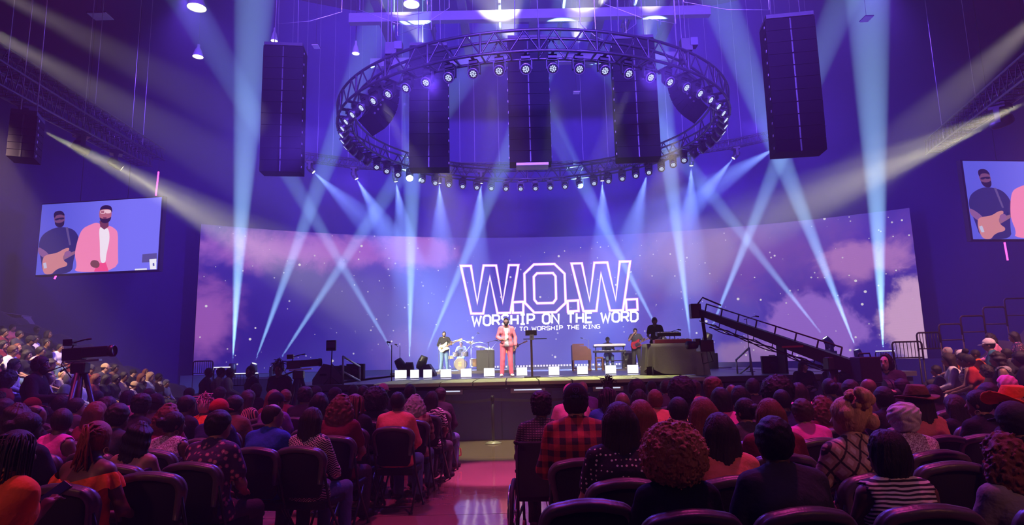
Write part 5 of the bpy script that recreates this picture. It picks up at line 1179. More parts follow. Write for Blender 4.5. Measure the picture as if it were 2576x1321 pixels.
for a in (.4, 2.5, 4.6): tubed('tripod_leg', [(0, 0, .75), (.7 * math.cos(a), .7 * math.sin(a), .06)], .04, BLACK, cr, 8); MB().lathe([(.0001, -.04), (.06, -.04), (.06, .04), (.0001, .04)], 12, (0, 0, 0), RX).build('caster', RUBBER, cr, loc=(.7 * math.cos(a), .7 * math.sin(a), .06))
tl_ = tail - o_; boxed('control_box', tl_ + Vector((.02, 0, .03)), (.30, .3, .36), BLACKM, cr, bev=.015); tubed('box_handle', [tl_ + Vector((-.07, 0, .2)), tl_ + Vector((-.06, 0, .26)), tl_ + Vector((.1, 0, .26)), tl_ + Vector((.11, 0, .2))], .012, BLACK, cr); boxed('battery_plate', tl_ + Vector((.05, 0, -.22)), (.24, .2, .12), BLACK, cr)
for k in range(3): MB().lathe([(.0001, -.03), (.13, -.03), (.13, .03), (.0001, .03)], 18, (0, 0, 0), Matrix.Rotation(math.pi / 2, 3, 'Y')).build('counterweight', P('weight', (.04, .04, .05), .4), cr, loc=tl_ + Vector((.28 + .075 * k, 0, -.25)))
hd = ax1; boxed('head_mount', hd + Vector((-.06, 0, .02)), (.2, .16, .28), BLACK, cr, bev=.015); tubed('drop_arm', [hd + Vector((.06, 0, 0)), hd + Vector((.1, 0, -.55))], .035, BLACK, cr, 8); boxed('head_camera', hd + Vector((.05, -.1, -.66)), (.26, .3, .22), CAMB, cr, bev=.015); MB().lathe([(.07, 0), (.08, .2), (.0001, .2)], 16, (0, 0, 0), RX).build('head_lens', CAMB, cr, True, loc=hd + Vector((-.12, -.12, -.64)), rot=(0, 0, -1.2))
boxed('side_monitor', hd + Vector((-.1, -.1, -.58)), (.1, .2, .12), BLACK, cr); tubed('head_cable', [hd + Vector((0, 0, .16)), hd + Vector((.1, 0, .28)), hd + Vector((.45, 0, .12))], .016, CABLE, cr, 6); tubed('dangling_cable', [hd + Vector((.15, 0, -.7)), hd + Vector((.22, 0, -.95)), hd + Vector((.02, 0, -1.0)), hd + Vector((.0, 0, -.8))], .010, CABLE, cr, 6)

# ================================================================== seats
VINYL = P('chair_vinyl', (.010, .009, .013), .75, bump=.003, bscale=120, spec=.25); TRIM = P('chair_trim', (.085, .075, .075), .38, bump=.004, bscale=30); FRAME = P('chair_frame', (.02, .02, .024), .4, .3)
def chair_proto():
    e = empty('folding_chair', (0, 0, 0))
    def outline(w, zb, zt, r):
        pts = [(-w * .40, zb + .03), (-w * .36, zb), (w * .36, zb), (w * .40, zb + .03), (w * .47, zb + .25), (w * .48, zt - r)]
        for k in range(1, 8): t = math.pi / 2 * k / 8; pts.append((w * .48 - r + r * math.cos(t), zt - r + r * math.sin(t) * .95))
        pts.append((w * .18, zt + .012)); return pts + [(-x, z) for x, z in reversed(pts) if True][0:8]
    W_ = .50
    half = [(0, .52), (.16, .52), (.185, .55), (.215, .72), (.232, .84)] + [(.232 - .085 + .085 * math.cos(t), .84 + .095 * math.sin(t)) for t in np.linspace(.25, 1.45, 6)] + [(.07, .952), (0, .956)]
    full = half + [(-x, z) for x, z in reversed(half[1:-1])]
    y0 = lambda z: -.20 - (z - .5) * .16
    def shell(poly, a, b_):
        n_ = len(poly); vs = []
        for th, sc_ in ((a, .97), (a + (b_ - a) * .15, 1.0), (b_ - (b_ - a) * .15, 1.0), (b_, .97)):
            vs += [(x * sc_, y0(z) + th + .35 * x * x, .735 + (z - .735) * sc_) for x, z in poly]
        fs = [tuple(range(n_)), tuple(reversed(range(3 * n_, 4 * n_)))]
        for r in range(3): fs += [(r * n_ + i, (r + 1) * n_ + i, (r + 1) * n_ + (i + 1) % n_, r * n_ + (i + 1) % n_) for i in range(n_)]
        return vs, fs
    vs, fs = shell(full, -.03, .035); o = obj('backrest', vs, fs, VINYL, e, smooth=True); o.data.shade_auto_smooth(angle=R_(60)) if hasattr(o.data, 'shade_auto_smooth') else None
    arc = [(x, y0(z) + .01 + .35 * x * x, z) for x, z in [(.203, .64), (.216, .73), (.226, .79)] + [p for p in half if p[1] > .83]]; arc = arc + [(-x, y, z) for x, y, z in reversed(arc[:-1])]
    for dy, r in ((-.026, .019), (.004, .024), (.03, .017)): pass
    tm = MB()
    vs = []; fs = []; prof = [(-.050, -.030), (-.050, .004), (-.036, .018), (-.022, .012), (-.012, .022), (.010, .026), (.022, .014), (.036, .016), (.046, .0), (.044, -.03)]
    for i, p in enumerate(arc):
        a_, b_ = Vector(arc[max(i - 1, 0)]), Vector(arc[min(i + 1, len(arc) - 1)]); t = (b_ - a_).normalized(); nrm = Vector((t.z, 0, -t.x)); nrm = -nrm if nrm.x * p[0] + nrm.z * (p[2] - .62) < 0 else nrm
        tp_ = .30 + .70 * max(0, min(1, (p[2] - .62) / .22)); vs += [Vector(p) + Vector((0, dy * (.75 + .25 * tp_), 0)) + nrm * (dn if dn < 0 else dn * tp_) for dy, dn in prof]
    n_ = len(prof)
    for i in range(len(arc) - 1): fs += [(i * n_ + j, i * n_ + (j + 1) % n_, (i + 1) * n_ + (j + 1) % n_, (i + 1) * n_ + j) for j in range(n_)]
    fs += [tuple(range(n_)), tuple(reversed(range((len(arc) - 1) * n_, len(arc) * n_)))]
    obj('top_trim', vs, fs, TRIM, e, smooth=True)
    st_ = MB(); prof2 = [(.0, .415), (.22, .415), (.235, .44), (.225, .47), (.0, .485)]
    o = boxed('seat', (0, .04, .445), (.45, .44, .075), VINYL, e, bev=.02)
    for s in (-1, 1):
        tubed('front_leg', [(s * .232, -.25, .80), (s * .238, -.12, .44), (s * .238, .24, .012)], .013, FRAME, e, 7); tubed('rear_leg', [(s * .222, .10, .42), (s * .222, -.27, .012)], .013, FRAME, e, 7)
        for y in (.24, -.27): MB().cyl((s * (.238 if y > 0 else .222), y, 0), .018, .03, 8).build('foot_cap', RUBBER, e)
    tubed('cross_bar', [(-.222, -.22, .07), (.222, -.22, .07)], .010, FRAME, e, 6); return e
chp = chair_proto(); chfirst = [True]
def chair(x, y, rz, label, group):
    o = chp if chfirst[0] else copytree(chp); chfirst[0] = False; o.location = (x, y, 0); o.rotation_euler = (0, 0, rz)
    return tag(o, label, 'chair', group)

# ------------------------------------------------------------------ audience on the floor
def seatpose(**k): d = dict(SEAT); d.update(k); return d
FIG = {}
def seated(kind, sleeve, near):
    key = (kind, sleeve, near)
    if key not in FIG:
        h = .016 if near else .025
        fem = kind[0] == 'f'; yaw = {'0': 0, 'l': .55, 'r': -.55}[kind[1]]; fat = 1.02 if fem else 1.08
        FIG[key] = figure('seated_%s_%s' % (kind, sleeve), SEAT, h, fat, fem, yaw, -.05, sleeve)
    return FIG[key]
def fit(t):
    for a, b_ in (('bare-shouldered ', ''), ('sleeveless ', ''), ('person with ', 'person, ')):
        if len(t.split()) > 16: t = t.replace(a, b_)
    return t
HD = {'short': 'short {} hair', 'crop': 'cropped {} hair', 'balding': 'balding {} hair', 'afro': 'round {} afro', 'curlytop': 'curly {} hair', 'smallafro': 'small {} afro', 'long': 'long straight {} hair', 'verylong': 'very long {} hair', 'wavy': 'long wavy {} hair', 'curly': 'big curly {} hair', 'bob': '{} bob',
      'bun': '{} hair in low bun', 'highbun': '{} hair in high bun', 'ponytail': '{} ponytail', 'pulled': '{} pulled-back hair', 'updo': '{} curled updo', 'wavyshort': 'short wavy {} hair', 'locs': 'hanging {} locs', 'braids': 'long {} braids', 'locsup': 'upright {} locs', 'locsback': '{} locs tied back',
      'cap': '{} cap', 'beanie': '{} beanie', 'fedora': '{} fedora', 'cowboy': '{} wide-brimmed hat', 'scarf': '{} headscarf', 'hood': '{} hood', 'bald': 'bald head'}
# x y kind hair haircolour skin sleeve top [hat hatcolour]
LEFT = """33 1140 f0 braids dark brown tee orange
74 1077 mr bun black dark tee black
246 1105 f0 locsback red brown off orange
161 1061 fl pulled dark brown tank hotpink
350 1100 f0 wavy black tan off purple
432 1069 fr bun black brown tank lace
541 1073 mr short black tan tee floral
79 1025 m0 cap maroon dark tee charcoal
100 1046 mr balding dark brown tee black
155 1020 f0 smallafro black dark tee black
200 1024 fr pulled black tan tee charcoal
232 1042 f0 long auburn tan tank maroon
317 1003 f0 bob black brown tee pink
298 1050 m0 short dark brown tee charcoal
347 1024 f0 curlytop black dark tee black
393 1018 m0 beanie black dark tee charcoal
273 1026 fr long black brown tee black
424 1046 f0 curly auburn brown tee maroon
464 1022 fr pulled black brown tee black
514 1026 f0 locsup pink brown tee orange
590 1022 mr short black brown tee brown
556 1034 m0 cap red dark tee navy
622 1004 f0 verylong dark brown tee redstripes
680 1049 mr balding dark tan tee blue
793 1058 f0 long dark tan long zigzag @3
697 1012 mr cap black brown tee purple
762 1000 m0 curlytop black brown tee black
722 1000 m0 short auburn tan tee maroon
806 1016 f0 long black tan tee black
842 1000 m0 beanie black dark tee pink
857 1024 f0 curly auburn tan tee maroon
890 1017 f0 locs auburn brown tee black @5
943 1012 f0 afro black dark tee black @6
962 984 m0 cap pink brown tee charcoal
1001 1012 m0 crop black dark long coral @5
1045 1016 f0 curly grey brown tee plaid2 @6
1083 1006 f0 long black brown tee zebra @7
1107 995 mr short black brown long black @8
885 986 m0 crop black dark tee black
665 1004 f0 long auburn tan tee maroon
20 1030 m0 short black brown tee charcoal
125 1006 m0 crop black dark tee black
42 1052 f0 wavy dark brown tee black
480 992 m0 crop black dark tee charcoal
560 992 m0 short dark tan tee navy
640 984 f0 bob black brown tee black
1030 988 m0 short black dark tee charcoal
915 990 f0 pulled black dark tee maroon
370 996 f0 pulled dark brown tee charcoal
240 1003 m0 crop black dark tee charcoal
5 1005 f0 curly dark brown tee black
800 990 m0 cap charcoal dark tee black"""
RIGHT = """1448 1012 m0 short black tan long plaid cap black @2
1436 992 m0 short black tan tee pink cap pink
1466 979 m0 bald black tan tee purple
1531 976 m0 locsup dark brown tee black
1529 1002 f0 braids black dark tee blue
1564 1016 m0 bald black brown tee black
1602 982 f0 smallafro black dark tee black
1608 1004 f0 long black brown tee black
1559 1066 f0 long dark tan tee dots
1613 1050 f0 long auburn tan tee maroon
1649 1008 m0 short auburn brown tee coral
1678 977 m0 short dark tan tee charcoal
1717 988 f0 afro black dark tee black
1750 979 mr short dark tan tee pink
1706 1034 f0 pulled black brown off coral
1769 1044 f0 long auburn tan tee maroon
1693 1151 f0 afro ginger tan tee black
1802 1088 f0 long dark tan tee coral
1812 1008 f0 bob black tan tee hotpink
1846 990 m0 bald black brown tee navy
1793 984 f0 curlytop auburn tan tee charcoal
1876 1036 fl bun black tan tee charcoal
1949 1113 m0 short black dark tee charcoal
1949 990 f0 afro black dark tee black
2009 988 f0 long dark tan tee pink
1935 1046 f0 long auburn tan tee maroon
2017 1038 m0 short brown tan tee hotpink
2074 1026 f0 curly auburn tan tee maroon
2135 1052 fl updo blond fair tee snake
2189 976 ml bald black brown long charcoal
2285 1060 f0 wavyshort silver fair tee lace
2304 1012 f0 long dark brown tank coral fedora brown
2391 1022 f0 long dark tan tee black @4
2463 1016 fl ponytail black tan tee black
2545 1022 f0 wavy dark tan tee charcoal cowboy orange
2238 1146 fl bob black brown tank stripes
2539 1151 f0 curly auburn tan tee grey
2531 972 fl bald black tan tee hotpink scarf pink
2556 1062 m0 short black brown tee black cap charcoal
2490 1000 f0 locs dark brown tee coral
2148 984 m0 short dark tan tee charcoal
2112 984 m0 crop black brown tee black
2271 975 ml short black brown tee black
1900 998 f0 long black brown tee black
1640 976 m0 crop black dark tee charcoal
1985 1010 m0 crop black dark tee navy
2230 1004 m0 short black dark tee black
2350 992 f0 bob black brown tee black @6
2420 996 m0 short black brown tee charcoal
1890 975 m0 short black tan tee black
2060 978 f0 bun black brown tee charcoal"""
ROWL = [3.65 + .84 * k for k in range(11)]; ROWR = [3.40 + .84 * k for k in range(11)]
def parse(block, rows, side):
    P_ = []
    for ln in block.strip().split('\n'):
        f = ln.split(); force = int(f.pop()[1:]) if f[-1][0] == '@' else None; x, y = float(f[0]), float(f[1]); d = ray(x, y); hz = 1.235
        Y0 = (hz - EYE.z) / d.z * d.y; k = min(range(len(rows)), key=lambda i: abs(rows[i] - Y0)); best = None
        for kk in (k, k + 1, k - 1):
            if not 0 <= kk < len(rows): continue
            q = atY(x, y, rows[kk] + .02); s = q.z / hz
            clash = any(r['k'] == kk and abs(r['x'] - q.x) < .43 for r in P_)
            cost = abs(s - 1) + (10 if clash else 0) + (.12 if kk < k else 0)
            if best is None or cost < best[0]: best = (cost, kk, q, s)
        if force is not None: kk = force; q = atY(x, y, rows[kk] + .02); s = q.z / hz; best = (0, kk, q, s)
        _, kk, q, s = best; s = max(.87, min(1.13, s))
        xx = q.x
        for r in P_:
            if r['k'] == kk and abs(r['x'] - xx) < .42: xx = r['x'] + (.42 if xx >= r['x'] else -.42)
        P_.append(dict(k=kk, x=xx, y=rows[kk], s=s, f=f, px=x))
    return P_
SPECIAL = {33: 'woman with long braids in orange-red top holding a phone, bottom left corner', 246: 'woman with red locs tied back in bare-shouldered orange top', 793: 'woman with long dark hair in black and white zigzag jacket by the aisle', 1693: 'person with a huge round ginger afro seen from behind', 1559: 'woman with long dark hair in black polka-dot top', 1448: 'man in black cap and red plaid shirt near the aisle',
           2238: 'woman with black bob in black and white striped sleeveless top', 2135: 'older woman with blond curled updo in snakeskin-print top', 2285: 'older woman with short wavy silver hair in pink lace top', 2304: 'person wearing a reddish brown fedora', 2545: 'person wearing a wide-brimmed orange hat with beaded band', 680: 'balding man in bright blue tee, left block', 541: 'person with short black hair in dark floral blouse',
           1949: 'broad-shouldered man with short black hair in dark tee, nearest right row', 2539: 'person with big curly auburn hair in grey shirt at right edge', 1001: 'man with cropped hair in coral shirt beside the aisle', 74: 'large person in black with hair in a bun, left edge'}
def seat_block(block, rows, side):
    ps = parse(block, rows, side)
    for k in range(len(rows)):
        row = sorted([p for p in ps if p['k'] == k], key=lambda p: abs(p['x'] - (-.6 if side == 'left' else .6)))
        for j, p in enumerate(row):
            f = p['f']; near = p['y'] < 6.5; kind, hair, hc, sk, sl, top = f[2:8]; hat, hatc = (f[8], f[9]) if len(f) > 8 else (None, 'black')
            lean = rnd.uniform(-.04, .05); rz = rnd.uniform(-.14, .14) + (-.0 if side == 'left' else .0) - math.atan2(1.2 - p['x'], 22 - p['y']) * .8
            hairx = None if hair in ('bald',) or hair in HATS else hair
            if hair in HATS: hat, hatc = hair, hc
            if hat in ('cap', 'beanie', 'fedora', 'cowboy', 'scarf') and hairx is None and hair != 'bald': hairx = 'crop'; hc2 = 'black'
            else: hc2 = hc
            desc = HD[hat or hair].format(hatc if hat else hc); where = f'{ORD[k] + "-" if k else ""}nearest row, {side} block, {ORD[j]} from aisle'
            lab = SPECIAL.get(int(p['px'])) if (int(p['px']) != 1949 or p['y'] < 5) else None
            tp = {'off': 'bare-shouldered ', 'tank': 'sleeveless '}.get(sl, '') + {'dots': 'polka-dot', 'lace': 'lace', 'sparkle': 'sparkling black', 'plaid2': 'red plaid', 'redstripes': 'red-striped', 'zebra': 'zebra-print'}.get(top, top)
            lab = lab or fit(f'person with {desc}, {tp} top, {where}')
            fig = seated(kind, sl, near); o = dress(fig, (p['x'], p['y'], 0), rz, sk, hairx, hc2, top, 'charcoal' if rnd.random() < .6 else 'denim', 'black', p['s'], lab, 'seated crowd on the floor, %s block' % side, False, hh=.008 if near else .012, hat=hat, hatc=hatc, lean=lean)
            p['o'] = o
            chair(p['x'] + rnd.uniform(-.02, .02), p['y'] - .01, rz * .6, f'black padded folding chair, {where}', 'folding chairs on the floor')
    return ps
PL = seat_block(LEFT, ROWL, 'left'); PR = seat_block(RIGHT, ROWR, 'right')
for px, py, w_ in ((372, 1192, 'behind the floral blouse, nearest left row'), (1480, 1263, 'in the nearest right row beside the aisle'), (2400, 1166, 'in the second right row near striped top'), (2480, 1096, 'behind the wide-brimmed hat'), (2062, 1256, 'in the nearest right row behind dark tee')):
    d = ray(px, py); Y = (.965 - EYE.z) / d.z * d.y; q = atY(px, py, Y)
    if px == 2062: continue
    chair(q.x, Y + .27, 0, 'empty black folding chair ' + w_, 'folding chairs on the floor')

# ------------------------------------------------------------------ details on single people in the crowd
def find(ps, px): return [p for p in ps if int(p['px']) == px][0]
# phone held up by the woman with braids
p = find(PL, 33); o = p['o']; inv = (Matrix.Translation(o.location) @ o.rotation_euler.to_matrix().to_4x4() @ Matrix.Scale(p['s'], 4)).inverted()
hp = atY(122, 1262, p['y'] + .30); ph = atY(140, 1240, p['y'] + .36); hl = inv @ hp
fg = figure('phone_holder', dict(SEAT, elR=tuple(hl + Vector((.02, -.20, -.17))), wrR=tuple(hl + Vector((.0, -.05, -.06))), hnR=tuple(hl + Vector((.005, .02, .03)))), .013, 1.0, True, 0, -.12, 'tee', fist=('R',))
for c_ in list(o.children):
    nm = c_.name.split('.')[0]
    if nm == 'body': fg['body'].materials.append(skin('brown')); c_.data = fg['body']; c_.material_slots[0].link = 'OBJECT'; c_.material_slots[0].material = skin('brown')
    if nm == 'top': fg['top'].materials.append(cloth('orange')); c_.data = fg['top']; c_.material_slots[0].link = 'OBJECT'; c_.material_slots[0].material = cloth('orange')
e = empty('smartphone', ph, -.3, 'dark smartphone held up by the woman with braids', 'phone'); e.rotation_euler = (-.9, .45, -.3)
boxed('case', (0, 0, 0), (.078, .012, .158), P('phone_case', (.05, .04, .05), .3), e, bev=.005); boxed('glass', (0, -.007, 0), (.070, .002, .148), P('phone_glass', (.015, .012, .018), .08), e)
# ruffle on the orange top
def ruffle(p, col):
    vs = []; fs = []; n_ = 72
    for i in range(n_):
        t = 2 * math.pi * i / n_
        for k, (r, z) in enumerate(((.0, 1.0), (.02 + .012 * math.sin(t * 13), .965 + .006 * math.sin(t * 9)), (.035 + .018 * math.sin(t * 13 + .6), .905 + .014 * math.sin(t * 11)))):
            vs.append(((.215 + r) * math.cos(t), -.045 + (.145 + r) * math.sin(t), z - .02 + .05 * abs(math.cos(t))))
    for i in range(n_):
        for k in (0, 1): a, b_ = i * 3 + k, ((i + 1) % n_) * 3 + k; fs.append((a, b_, b_ + 1, a + 1))
    obj('ruffle', vs, fs, cloth(col), p['o'], smooth=True)
ruffle(find(PL, 246), 'orange')
for px, P_ in ((246, PL), (432, PL), (1706, PR), (2463, PR)):      # hoop earrings
    q = find(P_, px); fgx = seated(q['f'][2], q['f'][6], q['y'] < 6.5); me = MB()
    for s in (-1, 1): me.tube([(s * .086, .0 + .022 * math.cos(t), -.075 + .022 * math.sin(t)) for t in np.linspace(0, 2 * math.pi, 13)], .003, 5, False)
    oo = place('hoop_earrings', me.mesh('hoop_earrings'), P('gold', (.7, .5, .2), .3, .9), q['o']); oo.matrix_local = Matrix.Translation(fgx['hed']) @ fgx['HM'].to_4x4()
# badge and letters embroidered on the black cap
LETTER['A'] = [[(0, 0), (.33, 1), (.66, 0)], [(.14, .4), (.52, .4)]]
q = find(PR, 1448); me = MB(); BLUE_T = P('cap_thread', (.05, .06, .22), .6)
def oncap(x, z): return Vector((x, -.008 - .1165 * math.sqrt(max(0, 1 - (x / .096) ** 2 - ((z - .03) / .111) ** 2)), z))
xx = -.042
for ch in 'ARIAT':
    for L in LETTER[ch]:
        for a, b_ in zip(L, L[1:]): me.tube([oncap(xx + a[0] * .017, .03 + a[1] * .016), oncap(xx + (a[0] + b_[0]) / 2 * .017, .03 + (a[1] + b_[1]) / 2 * .016), oncap(xx + b_[0] * .017, .03 + b_[1] * .016)], .0016, 4)
    xx += .012 if ch == 'I' else .0185
shield = [(-.02, .098), (.02, .098), (.02, .075), (.0, .056), (-.02, .075), (-.02, .098)]
for a, b_ in zip(shield, shield[1:]): me.tube([oncap(*a), oncap((a[0] + b_[0]) / 2, (a[1] + b_[1]) / 2), oncap(*b_)], .0016, 4)
me.tube([oncap(-.009, .09), oncap(0, .068), oncap(.009, .09)], .0016, 4)
fgx = seated('m0', 'long', q['y'] < 6.5); oo = place('cap_emblem', me.mesh('cap_emblem'), BLUE_T, q['o']); oo.matrix_local = Matrix.Translation(fgx['hed']) @ fgx['HM'].to_4x4()
# big ginger hair: finer, scaled up
q = find(PR, 1693)
for c_ in q['o'].children:
    if c_.name.startswith('hair'): hm_ = hairmesh('afro', .0046); hm_.materials.append(hairm('ginger')); c_.data = hm_; c_.matrix_basis = c_.matrix_basis @ Matrix.Translation((0, 0, -.02)) @ Matrix.Scale(.98, 4); c_.material_slots[0].link = 'OBJECT'; c_.material_slots[0].material = hairm('ginger')
# wheelchair user by the aisle
wx = atY(1362, 1034, 6.2); WP = Vector((wx.x, 6.2, 0))
dress(seated('f0', 'tee', True), WP + Vector((0, 0, .03)), -.1, 'dark', 'curlytop', 'black', 'sparkle', 'black', 'black', wx.z / 1.235, 'wheelchair user in sparkling black top beside the aisle', None, hh=.008)
wc = empty('wheelchair', WP, -.1, 'black wheelchair standing at the aisle end of the right block', 'wheelchair')
boxed('seat', (0, .03, .45), (.44, .42, .05), BLACKM, wc, bev=.01); boxed('back_sling', (0, -.235, .72), (.42, .03, .48), BLACKM, wc, bev=.012)
RY = Matrix.Rotation(math.pi / 2, 3, 'Y')
for s in (-1, 1):
    MB().lathe([(.27, -.018), (.30, -.018), (.305, 0), (.30, .018), (.27, .018), (.27, -.018)], 36, (0, 0, 0), RY).build('drive_tyre', RUBBER, wc, True, loc=(s * .27, -.06, .305))
    hb = MB(); hb.cyl((-.03 * s, 0, 0), .03, .06 * s, 12, RY)
    for k in range(12): a = math.pi * k / 6; hb.tube([(0, .02 * math.cos(a), .02 * math.sin(a)), (0, .27 * math.cos(a), .27 * math.sin(a))], .003, 4)
    tag(hb.build('spokes_and_hub', CHROME, wc, loc=(s * .27, -.06, .305)), kind='stuff')
    MB().lathe([(.235, -.008), (.25, -.008), (.25, .008), (.235, .008), (.235, -.008)], 32, (0, 0, 0), RY).build('hand_rim', CHROME, wc, True, loc=(s * .305, -.06, .305))
    MB().lathe([(.05, -.015), (.075, -.015), (.075, .015), (.05, .015), (.05, -.015)], 18, (0, 0, 0), RY).build('caster', P('caster_tyre', (.2, .06, .06), .5), wc, True, loc=(s * .22, .36, .078))
    tubed('caster_fork', [(s * .22, .36, .08), (s * .22, .32, .3)], .014, BLACK, wc); tubed('side_frame', [(s * .22, -.25, .97), (s * .22, -.25, .3), (s * .22, .32, .3), (s * .22, .34, .46), (s * .22, -.24, .46)], .013, BLACK, wc); tubed('push_handle', [(s * .22, -.25, .95), (s * .22, -.36, .97)], .018, RUBBER, wc)
    tubed('footrest_bar', [(s * .15, .34, .44), (s * .13, .52, .12)], .012, BLACK, wc); boxed('foot_plate', (s * .12, .55, .10), (.14, .14, .015), BLACK, wc); boxed('armrest', (s * .23, .02, .68), (.05, .28, .03), BLACKM, wc, bev=.008)
# red tumbler and bags by the aisle
tp_ = gpos(1145, 1168); t = empty('tumbler', tp_, .4, 'red tumbler with handle and straw on floor beside the aisle', 'cup')
MB().lathe([(.0001, 0), (.036, 0), (.038, .1), (.05, .14), (.052, .27), (.0001, .27)], 20).build('cup_body', P('tumbler_red', (.75, .10, .06), .4), t, True); MB().lathe([(.054, .268), (.054, .285), (.0001, .29)], 20).build('lid', P('tumbler_lid', (.5, .3, .3), .3), t, True); tubed('straw', [(0, .01, .28), (.01, .015, .42)], .005, WHITE, t, 6); tubed('handle', [(.05, 0, .25), (.10, 0, .25), (.105, 0, .14), (.048, 0, .13)], .011, P('tumbler_red', (.75, .10, .06), .4), t, 8)
def bag(x, y, rz, s, mat, label):
    e = empty('bag', (x, y, 0), rz, label, 'bag', 'bags under the chairs', s); MB().prism(smoothpoly([(-.17, 0), (.17, 0), (.18, .12), (.14, .24), (-.14, .24), (-.18, .12)], 1), -.07, .07).build('pouch', mat, e); tubed('strap', [(-.1, 0, .22), (-.06, 0, .36), (.06, 0, .36), (.1, 0, .22)], .008, BLACK, e, 6)
g1 = gpos(890, 1222); bag(g1.x, g1.y + .2, .3, 1.0, P('bag_red', (.55, .05, .10), .5), 'red and black bag on the floor under chair by zigzag jacket'); g1 = gpos(1075, 1190); bag(g1.x, g1.y + .3, .6, .9, BLACKM, 'black bag with pale trim on the floor beside coral shirt chair')

# ================================================================== side stands
STEPM = P('stand_step', (.05, .04, .065), .85); DRAPE = P('black_drape', (.022, .016, .034), .97, bump=.02, bscale=3)
def stand(side, x0, dx, z0, dz, rows, ya, yb, label):
    sg = -1 if side == 'left' else 1; e = empty('seating_stand', (sg * x0, (ya + yb) / 2, 0), 0, label, 'stand', 'side stands')
    for r in range(rows): boxed('step', (sg * r * dx, 0, (z0 + r * dz) / 2 + .01), (dx - .005, yb - ya, z0 + r * dz + .02), STEPM, e)
    boxed('back_wall', (sg * (rows * dx), 0, (z0 + rows * dz + .6) / 2), (dx, yb - ya, z0 + rows * dz + .6), DARK, e)
    return e
BL_ = dict(x0=11.0, dx=.85, z0=.12, dz=.36, rows=11); BR_ = dict(x0=9.1, dx=.85, z0=.12, dz=.36, rows=12)
stand('left', ya=9, yb=23.2, label='stepped seating stand rising along the left side of hall', **BL_); stand('right', ya=6.5, yb=15.6, label='stepped seating stand rising along the right side of hall', **BR_)
def drape(sg, B, y0, y1, r0, r1, label):
    vs = []; fs = []; nu, nv = 60, 26
    for i in range(nu):
        u_ = i / (nu - 1); r = r0 + (r1 - r0) * u_
        for j in range(nv):
            v_ = j / (nv - 1); y = y0 + (y1 - y0) * v_; z = B['z0'] + B['dz'] * r + .46 + .10 * math.sin(r * 6.28) + .05 * math.sin(y * 3.1 + r) + .04 * math.sin(y * 7 + 2 * r)
            if i in (0,) or j in (0, nv - 1): z = max(.02, B['z0'] + B['dz'] * math.floor(r) + .03)
            vs.append((sg * (B['x0'] + B['dx'] * (r - .35)), y, z))
    for i in range(nu - 1):
        for j in range(nv - 1): a = i * nv + j; fs.append((a, a + 1, a + nv + 1, a + nv))
    tag(obj('seat_drape', vs, fs, DRAPE, smooth=True), label, 'drape', 'black cloths over empty seats')
drape(-1, BL_, 20.9, 23.1, .0, 10.4, 'black cloth covering empty seats at the stage end of left stand'); drape(1, BR_, 14.2, 15.5, .0, 11.4, 'black cloth covering empty seats at the stage end of right stand')
# concrete entrance block on the left, floor-level hoarding
vb = empty('entrance_wall', (-19.4, 23.7, 0), 0, 'low concrete entrance wall above the left stand', 'wall block'); MB().prism([(-3.4, 2.6), (1.2, 2.6), (1.5, 3.4), (1.25, 3.75), (-3.4, 4.5)], -.2, .2).build('parapet', P('concrete_dim', (.16, .13, .17), .8, scale=2), vb); boxed('coping', (-1.1, -.02, 4.14), (4.8, .5, .06), P('concrete_dim'), vb) if False else None
o = MB().box((0, 0, 0), (4.75, .5, .07)).build('coping', P('concrete_dim', (.16, .13, .17), .8), vb, loc=(-1.1, 0, 4.14), rot=(0, R_(9.2), 0)); MB().box((0, 0, 1.3), (4.0, .4, 2.6)).build('wall_base', DARK, vb, loc=(-1.4, 0, 0))
